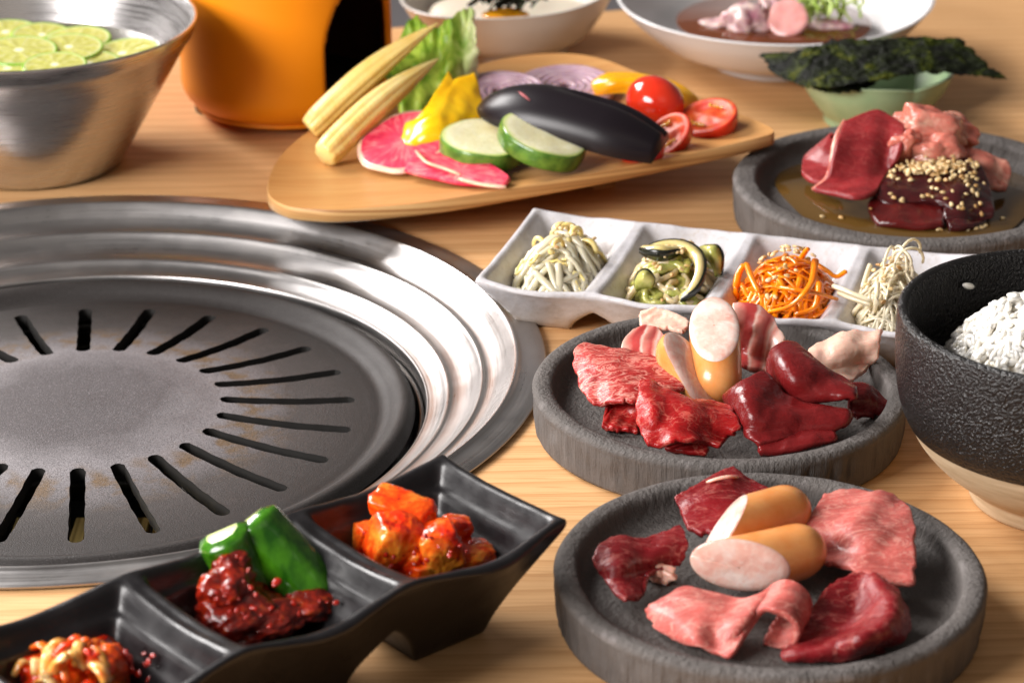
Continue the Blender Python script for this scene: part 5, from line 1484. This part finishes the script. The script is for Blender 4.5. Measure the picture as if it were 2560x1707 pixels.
# mixed kimchi at the lower left
c = Vector((-0.1416,-0.3312,0.0265))
me_ = empty('mixed_kimchi', tuple(c), 'orange and white mixed kimchi slivers at the lower left corner', 'kimchi')
mesh_obj('kimchi_base', *joined([blob_data((-0.1427,-0.3253,0.0225), (.0220, .0145, .0105), (0, 0, .6), 5, .3, 2., 3., 0., .10, 7.), blob_data((-0.1300,-0.3291,0.0290), (.0070, .0062, .0085), (0, 0, .6), 4, .3, 2., 5., 0., .10, 7.)]), M_KIMCHI, me_)
for i in range(34):
    a = rf.uniform(0, 2 * PI); q = rf.random() ** .5
    b = c + Vector((.019 * q * math.cos(a), .012 * q * math.sin(a), .010 * (1 - q * q) + .0015))
    d = rf.uniform(0, 2 * PI); L = rf.uniform(.006, .013)
    tube('sliver', curve_pts([b - Vector((math.cos(d), math.sin(d), .2)) * L / 2, b + Vector((0, 0, .0025)), b + Vector((math.cos(d), math.sin(d), -.3)) * L / 2], 8), rf.uniform(.0013, .0026), M_SQUID if rf.random() < .75 else M_KIMCHI, me_, flat=.45)
for g in ([(-0.1442,-0.3415,0.0350), (-0.1428,-0.3422,0.0395), (-0.1408,-0.3416,0.0410)], [(-0.1326,-0.3386,0.0360), (-0.1297,-0.3425,0.0360), (-0.1280,-0.3444,0.0330)]):
    tube('sliver', curve_pts(g, 8), .0028, M_SQUID, me_, flat=.5)
de = empty('dark_chili_oil_drops', (-0.1198,-0.3215,0.0250), 'dark chili oil drops stuck to the black compartment wall', 'sauce')
for i in range(14):
    p = Vector((-0.1195,-0.3284,0.0300)) + Vector((rf.gauss(0, .0030), rf.gauss(0, .0030), rf.gauss(0, .002)))
    seed_at(p, de, (-.6, -.4, .6), FLK, rf.uniform(.8, 1.8), 'drop').data = FLK

# ------------------------------------------------------------------ vegetables on the tray
def corn(label, P0, P1, r, sd):
    P0, P1 = Vector(P0), Vector(P1); ax = (P1 - P0); L = ax.length; ax.normalize()
    a = ax.cross(Vector((0, 0, 1))).normalized(); b = a.cross(ax)
    n, m = 90, 56; v, f = [], []
    for i in range(n):
        t = i / (n - 1)
        prof = (.80 + .20 * min(t / .08, 1) ** .5) if t < .08 else (1 if t < .35 else max(.0, 1 - ((t - .35) / .65) ** 1.9) * .97 + .03)
        c = P0 + ax * L * t + b * .003 * math.sin(PI * t)
        for k in range(m):
            th = 2 * PI * k / m
            row = .13 * abs(math.sin(th * 4 + sd)) ** .7 + .05 * abs(math.sin(t * 95 + math.floor(th * 5 / PI + sd / PI) * 1.57))
            v.append(c + (a * math.cos(th) + b * math.sin(th)) * r * prof * (.86 + row))
    for i in range(n - 1):
        for k in range(m): f.append((i * m + k, i * m + (k + 1) % m, (i + 1) * m + (k + 1) % m, (i + 1) * m + k))
    f.append(tuple(range(m))); f.append(tuple(range((n - 1) * m, n * m)))
    tag(mesh_obj('baby_corn', v, f, M_CORN), label, 'baby corn', 'baby corn cobs')
corn('rear baby corn reaching up towards the lettuce tip', (-0.1046,0.2281,0.0200), (-0.0382,0.2575,0.0680), .0071, .4)
corn('front baby corn lying lower, its cut end facing forward', (-0.0942,0.1855,0.0205), (-0.0378,0.2478,0.0520), .0076, 1.3)
def lettuce():
    G = [[(-0.0738,0.2693,0.0470), (-0.0627,0.2824,0.0502), (-0.0522,0.2913,0.0614), (-0.0424,0.2814,0.0582), (-0.0338,0.2800,0.0630), (-0.0237,0.2833,0.0686), (-0.0176,0.2636,0.0614)],
         [(-0.0690,0.2536,0.0406), (-0.0590,0.2657,0.0422), (-0.0498,0.2788,0.0502), (-0.0413,0.2749,0.0470), (-0.0327,0.2736,0.0518), (-0.0243,0.2775,0.0550), (-0.0176,0.2665,0.0518)],
         [(-0.0616,0.2479,0.0326), (-0.0555,0.2531,0.0342), (-0.0483,0.2610,0.0382), (-0.0409,0.2592,0.0366), (-0.0326,0.2620,0.0390), (-0.0253,0.2692,0.0422), (-0.0181,0.2692,0.0422)],
         [(-0.0583,0.2406,0.0230), (-0.0521,0.2415,0.0238), (-0.0458,0.2424,0.0246), (-0.0397,0.2456,0.0246), (-0.0325,0.2540,0.0262), (-0.0254,0.2668,0.0286), (-0.0192,0.2775,0.0318)]]
    V, F, uv = sheet_data(G, .0012, nu=90, nv=60, lump=.0022, lf=95, seed=61, k=.12, jag=.03, edge=.03)
    out = []
    for p, q in zip(V, uv):
        fr = max(0, .45 - q[1]) / .45
        w = .0018 * fr * math.sin(q[0] * 60) + .0016 * math.sin(q[0] * 24 + q[1] * 3)
        out.append((p[0] + w * .3, p[1] + w, p[2] + .0006 * fr * math.sin(q[0] * 110 + 1)))
    tag(mesh_obj('lettuce_leaf', out, F, M_LETT, uv=uv, merge=1e-6), 'frilly green lettuce leaf standing behind the baby corn', 'lettuce')
lettuce()
meat('pepper_piece', 'bright yellow pepper piece with two pointed tips beside the eggplant', 'pepper', [
    [(-0.0324,0.2282,0.0520), (-0.0301,0.2226,0.0480), (-0.0272,0.2231,0.0485), (-0.0190,0.2260,0.0520)],
    [(-0.0392,0.2099,0.0440), (-0.0346,0.2068,0.0430), (-0.0276,0.2109,0.0430), (-0.0164,0.2212,0.0430)],
    [(-0.0460,0.1964,0.0370), (-0.0387,0.1895,0.0380), (-0.0286,0.1944,0.0370), (-0.0140,0.2063,0.0350)],
    [(-0.0539,0.2001,0.0310), (-0.0457,0.1865,0.0330), (-0.0342,0.1835,0.0320), (-0.0198,0.1980,0.0290)],
    [(-0.0583,0.1862,0.0250), (-0.0495,0.1814,0.0260), (-0.0400,0.1824,0.0260), (-0.0306,0.1910,0.0240)]], .0042, M_PEPPER, floor=None, nu=44, nv=50, lump=.0008, lf=90, seed=63, k=.08)
meat('pepper_piece', 'orange yellow pepper strip arched behind the tomatoes', 'pepper', [
    [(0.0410,0.2628,0.0330), (0.0513,0.2640,0.0370), (0.0658,0.2609,0.0380), (0.0816,0.2540,0.0370), (0.0928,0.2453,0.0330), (0.0973,0.2390,0.0290)],
    [(0.0424,0.2595,0.0310), (0.0517,0.2548,0.0360), (0.0654,0.2517,0.0370), (0.0797,0.2454,0.0360), (0.0894,0.2368,0.0320), (0.0939,0.2359,0.0270)],
    [(0.0440,0.2612,0.0270), (0.0526,0.2560,0.0310), (0.0656,0.2530,0.0320), (0.0784,0.2467,0.0310), (0.0867,0.2375,0.0280), (0.0910,0.2358,0.0240)]], .0046, M_PEPPER2, floor=None, nu=50, nv=24, lump=.0005, lf=80, seed=64, k=.25)
def round_slice(name, label, cat, c, nrm, r, th, face, skin, sd, ell=1., group=None, az=0., rim=.97):
    """a disc with a face, a skin wall and a back"""
    nrm = Vector(nrm).normalized(); q = nrm.to_track_quat('Z', 'Y').to_matrix().to_4x4()
    M = Matrix.Translation(Vector(c)) @ q @ Matrix.Rotation(az, 4, 'Z')
    e = empty(name, c, label, cat, group)
    wob = lambda r_, z, a, i: (r_ * (1 + .02 * math.sin(3 * a + sd) + .012 * math.sin(7 * a + sd)), z + (.0003 * math.sin(5 * a + sd)) * (r_ / r) ** 2)
    v, f = lathe([(.0001, th / 2 + .0002), (r * .35, th / 2 - .0001), (r * .7, th / 2 + .0001), (r * rim * .96, th / 2), (r * (rim + .002), th / 2 - .0003)], 90, fn=wob)
    mesh_obj('face', [M @ Vector((x, y * ell, z)) for x, y, z in v], f, face, e, uv=[(.5 + .5 * x / r, .5 + .5 * y / r) for x, y, z in v])
    v, f = lathe([(r * rim, th / 2 - .0002), (r * .99, th / 2 - .0007), (r, th / 2 - .0016), (r * 1.004, 0), (r, -th / 2 + .001), (r * .98, -th / 2), (.0001, -th / 2)], 90, fn=wob)
    mesh_obj('rind', [M @ Vector((x, y * ell, z)) for x, y, z in v], f, skin, e)
    return e
round_slice('zucchini_slice', 'thick zucchini slice at the left, lower of the two', 'zucchini', (-0.0135,0.1755,0.0300), (.06, -.10, .99), .0222, .0092, M_ZUCF, M_ZUCS, 1., group='zucchini slices')
round_slice('zucchini_slice', 'thick zucchini slice propped on the other, half under the eggplant', 'zucchini', (0.0153,0.1614,0.0370), (.26, -.14, .95), .0222, .0092, M_ZUCF, M_ZUCS, 2., group='zucchini slices')
round_slice('radish_slice', 'red hearted radish disc with a pale rim, left of the peppers', 'radish', (-0.0535,0.1868,0.0275), (-.22, -.30, .93), .0245, .0030, M_RADI, M_RADR, 3., group='red radish slices', rim=.91)
meat('radish_slice', 'pointed red radish slice lying in front of the zucchini', 'radish', [
    [(-0.0482,0.1795,0.0260), (-0.0354,0.1786,0.0270), (-0.0225,0.1663,0.0280), (-0.0098,0.1542,0.0270), (-0.0004,0.1369,0.0260)],
    [(-0.0510,0.1681,0.0240), (-0.0381,0.1598,0.0250), (-0.0254,0.1505,0.0250), (-0.0128,0.1415,0.0250), (-0.0013,0.1343,0.0250)],
    [(-0.0539,0.1602,0.0215), (-0.0410,0.1506,0.0210), (-0.0277,0.1420,0.0215), (-0.0152,0.1357,0.0225), (-0.0032,0.1312,0.0235)]], .0026, M_RADI, floor=None, nu=40, nv=20, lump=.0005, lf=100, seed=66, k=.15)
tag(tube('peel_strip', curve_pts([(-0.0479,0.1734,0.0275), (-0.0418,0.1573,0.0272), (-0.0347,0.1511,0.0268), (-0.0252,0.1421,0.0264)], 16), [.0006, .0010] + [.0012] * 12 + [.0010, .0006], M_RADR, flat=.6), 'pale peel strip crossing the red radish slices', 'peel')
tag(tube('peel_strip', curve_pts([(-0.0258,0.1410,0.0245), (-0.0189,0.1356,0.0245), (-0.0109,0.1312,0.0245), (-0.0029,0.1286,0.0248)], 14), [.0008] + [.0014] * 12 + [.0010], M_RADR, flat=.7), 'pale peel strip along the front tip of the pointed radish slice', 'peel')
def eggplant():
    A, B_ = Vector((-0.0168,0.1945,0.0500)), Vector((0.0728,0.1570,0.0400))
    ax = (B_ - A); L = ax.length; ax.normalize()
    up = Vector((.15, -.30, .94)); up = (up - ax * up.dot(ax)).normalized(); sd = up.cross(ax)     # sd points away from the camera or towards it
    e = empty('eggplant_half', tuple((A + B_) / 2), 'glossy black eggplant half resting on the zucchini slices', 'eggplant')
    n, m = 60, 40; v, f = [], []
    for i in range(n):
        t = i / (n - 1)
        q_ = min(1, t / .42)
        w = .0180 * max(.02, (1 - (1 - q_) ** 2.4)) ** .55 * (1 + .05 * math.sin(t * 3.0))
        if t > .70: w *= 1 - .34 * ((t - .70) / .30) ** 2
        c = A + ax * L * t + up * (.004 * math.sin(PI * t))
        for j in range(m + 1):
            a = -PI / 2 + PI * j / m
            gro = .0042 * math.exp(-((a - .45) / .22) ** 2) * min(1, max(0, (t - .35) / .25))
            hgt = .0165 * (w / .02) - gro
            shift = sd * 0
            v.append(c + sd * math.sin(a) * w + up * (math.cos(a) * hgt - .008))
    for i in range(n - 1):
        for j in range(m): f.append((i * (m + 1) + j, i * (m + 1) + j + 1, (i + 1) * (m + 1) + j + 1, (i + 1) * (m + 1) + j))
    f.append(tuple((n - 1) * (m + 1) + j for j in range(m + 1)))
    mesh_obj('skin', v, f, M_EGGP, e)
    v2, f2 = [], []
    for i in range(n):
        for j in (0, m): v2.append(v[i * (m + 1) + j])
    for i in range(n - 1): f2.append((2 * i, 2 * i + 1, 2 * i + 3, 2 * i + 2))
    mesh_obj('flesh', v2, f2, M_EGGF, e)
    k = v[int(.24 * n) * (m + 1) + int(m * .46)]; k2 = v[int(.33 * n) * (m + 1) + int(m * .36)]
    d1 = up * .0004
    tube('scar', [k.lerp(k2, t / 5) + up * (.0003 + .0002 * math.sin(t / 5 * PI)) for t in range(6)], [.0004, .0010, .0013, .0012, .0009, .0004], M_SCAR, e, flat=.4)
eggplant()
def tomato_half(label, c, nrm, r, sd):
    """half a cherry tomato: skin dome on the far side of nrm, cut face towards nrm"""
    nrm = Vector(nrm).normalized(); M = Matrix.Translation(Vector(c)) @ nrm.to_track_quat('Z', 'Y').to_matrix().to_4x4()
    e = empty('tomato_half', c, label, 'tomato', 'cherry tomato halves')
    S = Matrix.Diagonal((1.18, .95, 1, 1)); M = M @ Matrix.Rotation(sd, 4, 'Z') @ S
    pr = [(r * math.cos(t), -r * math.sin(t) * .98) for t in np.linspace(.0, PI / 2 - .005, 24)]
    v, f = lathe([(r * .965, .0004), (r * .99, .0003)] + pr, 64); mesh_obj('skin', [M @ Vector(p) for p in v], f, M_TOMATO, e)
    v, f = lathe([(r * .970, .0003), (r * .90, .0006), (r * .76, .0003), (r * .70, -.0008), (r * .40, -.0006), (r * .28, .0004), (.0001, .0006)], 64, fn=lambda q, z, a, i: (q, z + (.0010 * max(0, math.cos(2 * a)) ** 4 if i in (3, 4) else 0)))
    mesh_obj('cut_face', [M @ Vector(p) for p in v], f, M_TOMFLESH, e)
    for k in (-1, 1):
        for j in range(4):
            p = M @ Vector((r * (.15 * j - .22), k * r * .52, .0004))
            seed_at(tuple(p), e, nrm, SEEDT, 1., 'seed')
SEEDT = seed_mesh('tomato_seed', M_SEEDJEL, (.0015, .0011, .0007))
tomato_half('shiny red cherry tomato half lying skin up behind the eggplant', (0.0735,0.2226,0.0360), (.25, .55, -.75), .0140, .4)
tomato_half('cherry tomato half with its cut face beside the eggplant end', (0.0770,0.1812,0.0330), (-.60, -.50, .62), .0120, .9)
tomato_half('cherry tomato half at the right with its cut face turned up', (0.0988,0.2055,0.0350), (-.38, -.22, .90), .0148, .2)
tomato_half('cherry tomato half squeezed beneath the eggplant end', (0.0640,0.1679,0.0285), (.2, .3, -.9), .0105, .1)
def onion(label, c, nrm, r, sd):
    e = empty('onion_slice', c, label, 'onion', 'red onion slices')
    M = Matrix.Translation(Vector(c)) @ Vector(nrm).normalized().to_track_quat('Z', 'Y').to_matrix().to_4x4()
    for k in range(6):
        q = r * (1 - k * .145)
        v, f = lathe([(q, .0018), (q - .0006, .0021), (q - r * .135, .0021), (q - r * .14, .0016), (q - r * .13, -.002), (q - .0004, -.002), (q, .0018)], 60, fn=lambda a_, z, a, i: (a_ * (1 + .05 * math.sin(2 * a + sd)), z + .0004 * math.sin(3 * a + k)))
        mesh_obj('onion_ring', [M @ Vector(p) for p in v], f, M_ONION, e)
onion('red onion slice behind the top of the eggplant', (0.0287,0.2680,0.0290), (.05, -.10, .98), .0270, .5)
onion('red onion slice peeping out between yellow pepper and eggplant', (-0.0067,0.2598,0.0290), (-.10, -.12, .97), .0240, 1.5)

# ------------------------------------------------------------------ nori on the green cup
def nori(label, G, sd):
    V, F, uv = sheet_data(G, .0009, nu=90, nv=60, lump=.0013, lf=120, seed=sd, k=.02, jag=.045, edge=.02)
    out = [(p[0] + .0008 * nz(p, 700, sd), p[1] + .0008 * nz(p, 700, sd + 3), p[2] + .0011 * nz(p, 330, sd) + .0006 * nz(p, 800, sd)) for p in V]
    tag(mesh_obj('nori_sheet', out, F, M_NORI, uv=uv, merge=1e-6), label, 'nori', 'nori sheets on the cup')
nori('crinkled dark nori sheet on top, its corners jutting left and right', [
    [(0.1324,0.3091,0.0350), (0.1546,0.3000,0.0400), (0.1711,0.3024,0.0440), (0.1955,0.3000,0.0460), (0.2164,0.3028,0.0460)],
    [(0.1373,0.2977,0.0330), (0.1557,0.2864,0.0400), (0.1777,0.2877,0.0430), (0.2065,0.2894,0.0450), (0.2422,0.2986,0.0460)],
    [(0.1398,0.2878,0.0310), (0.1599,0.2713,0.0380), (0.1842,0.2725,0.0410), (0.2150,0.2741,0.0430), (0.2504,0.2810,0.0400)],
    [(0.1542,0.2672,0.0300), (0.1660,0.2519,0.0350), (0.1900,0.2530,0.0380), (0.2218,0.2629,0.0390), (0.2632,0.2679,0.0340)]], 71.)
nori('second nori sheet hanging just below the top one at the front left', [
    [(0.1474,0.3072,0.0300), (0.1631,0.3000,0.0340), (0.1792,0.2968,0.0350), (0.1961,0.3000,0.0340)],
    [(0.1482,0.2887,0.0290), (0.1647,0.2763,0.0330), (0.1809,0.2758,0.0340), (0.1983,0.2842,0.0330)],
    [(0.1626,0.2625,0.0290), (0.1714,0.2551,0.0310), (0.1809,0.2546,0.0320), (0.1913,0.2667,0.0310)]], 75.)

# ------------------------------------------------------------------ contents of the two back bowls
v, f = blob_data((-.002, .4370, .0200), (.0470, .0430, .0085), (0, 0, 0), 5, .15, 2., 4.)
tag(mesh_obj('cream_salad', v, f, M_CREAM), 'creamy white dressing filling the cream bowl', 'dressing')
tag(blob('egg_yolk', (-0.0035,0.4002,0.0290), (.0140, .0100, .0045), M_YOLK, sub=4, amp=.15, freq=1.5, seed=2.), 'orange yellow yolk under the nori shreds in the cream bowl', 'egg yolk')
ne = empty('nori_shreds', (-0.0035,0.4044,0.0330), 'tuft of black nori shreds on the yolk in the cream bowl', 'nori')
for i in range(46):
    p = Vector((-0.0058,0.4026,0.0340)) + Vector((rf.gauss(0, .0090), rf.gauss(0, .0055), abs(rf.gauss(0, .0035))))
    d = rf.uniform(0, 2 * PI); L = rf.uniform(.007, .015); z = rf.uniform(-.4, .4)
    tube('shred', curve_pts([p - Vector((math.cos(d), math.sin(d), z)) * L / 2, p + Vector((0, 0, .003)), p + Vector((math.cos(d), math.sin(d), z)) * L / 2], 6), .0008, M_NORI, ne, seg=4)
v, f = lathe([(.0560, .0262), (.0555, .0265), (.0001, .0266)], 90, (.1505, .3990, 0))
tag(mesh_obj('soy_broth', v, f, M_SOY), 'dark brown soy broth in the wide white bowl', 'broth')
for lb, c, r, sd, mt in [
    ('white and purple octopus lump at the left in the white bowl', (0.1338,0.3838,0.0320), (.0120, .0085, .0090), 1., M_OCTO),
    ('small purple octopus piece half sunk in the soy broth', (0.1190,0.3910,0.0270), (.0110, .0070, .0040), 2., M_OCTO),
    ('pale octopus piece behind the pink slice in the white bowl', (0.1484,0.4028,0.0330), (.0085, .0070, .0085), 3., M_OCTO),
    ('dark octopus piece right below the spring onions', (0.1818,0.3895,0.0265), (.0130, .0070, .0040), 4., M_OCTO)]:
    tag(blob('octopus_piece', c, r, mt, sub=4, amp=.5, freq=1.8, seed=sd, amp2=.12), lb, 'octopus', 'octopus pieces in the white bowl')
round_slice('pink_slice', 'round pink slice standing in the middle of the white bowl', 'meat slice', (0.1564,0.3787,0.0340), (-.25, -.75, .60), .0115, .0040, M_HAM, M_HAM, 2.)
oe = empty('spring_onion_curls', (0.1788,0.3963,0.0330), 'tangle of light green spring onion curls in the white bowl', 'spring onion')
for i in range(40):
    p = Vector((0.1790,0.3979,0.0330)) + Vector((rf.gauss(0, .0085), rf.gauss(0, .0060), rf.uniform(-.002, .008))); ax = rf.uniform(0, 2 * PI); R_ = rf.uniform(.0035, .0075); til = rf.uniform(-.9, .9)
    a_ = Vector((math.cos(ax), math.sin(ax), til)).normalized(); b_ = Vector((-math.sin(ax) * .6, math.cos(ax) * .6, .8)).normalized()
    tube('curl', [p + (a_ * math.cos(t) + b_ * math.sin(t)) * R_ for t in np.linspace(0, rf.uniform(3., 5.5), 12)], .0011, M_SCALL, oe, seg=5, flat=.6)
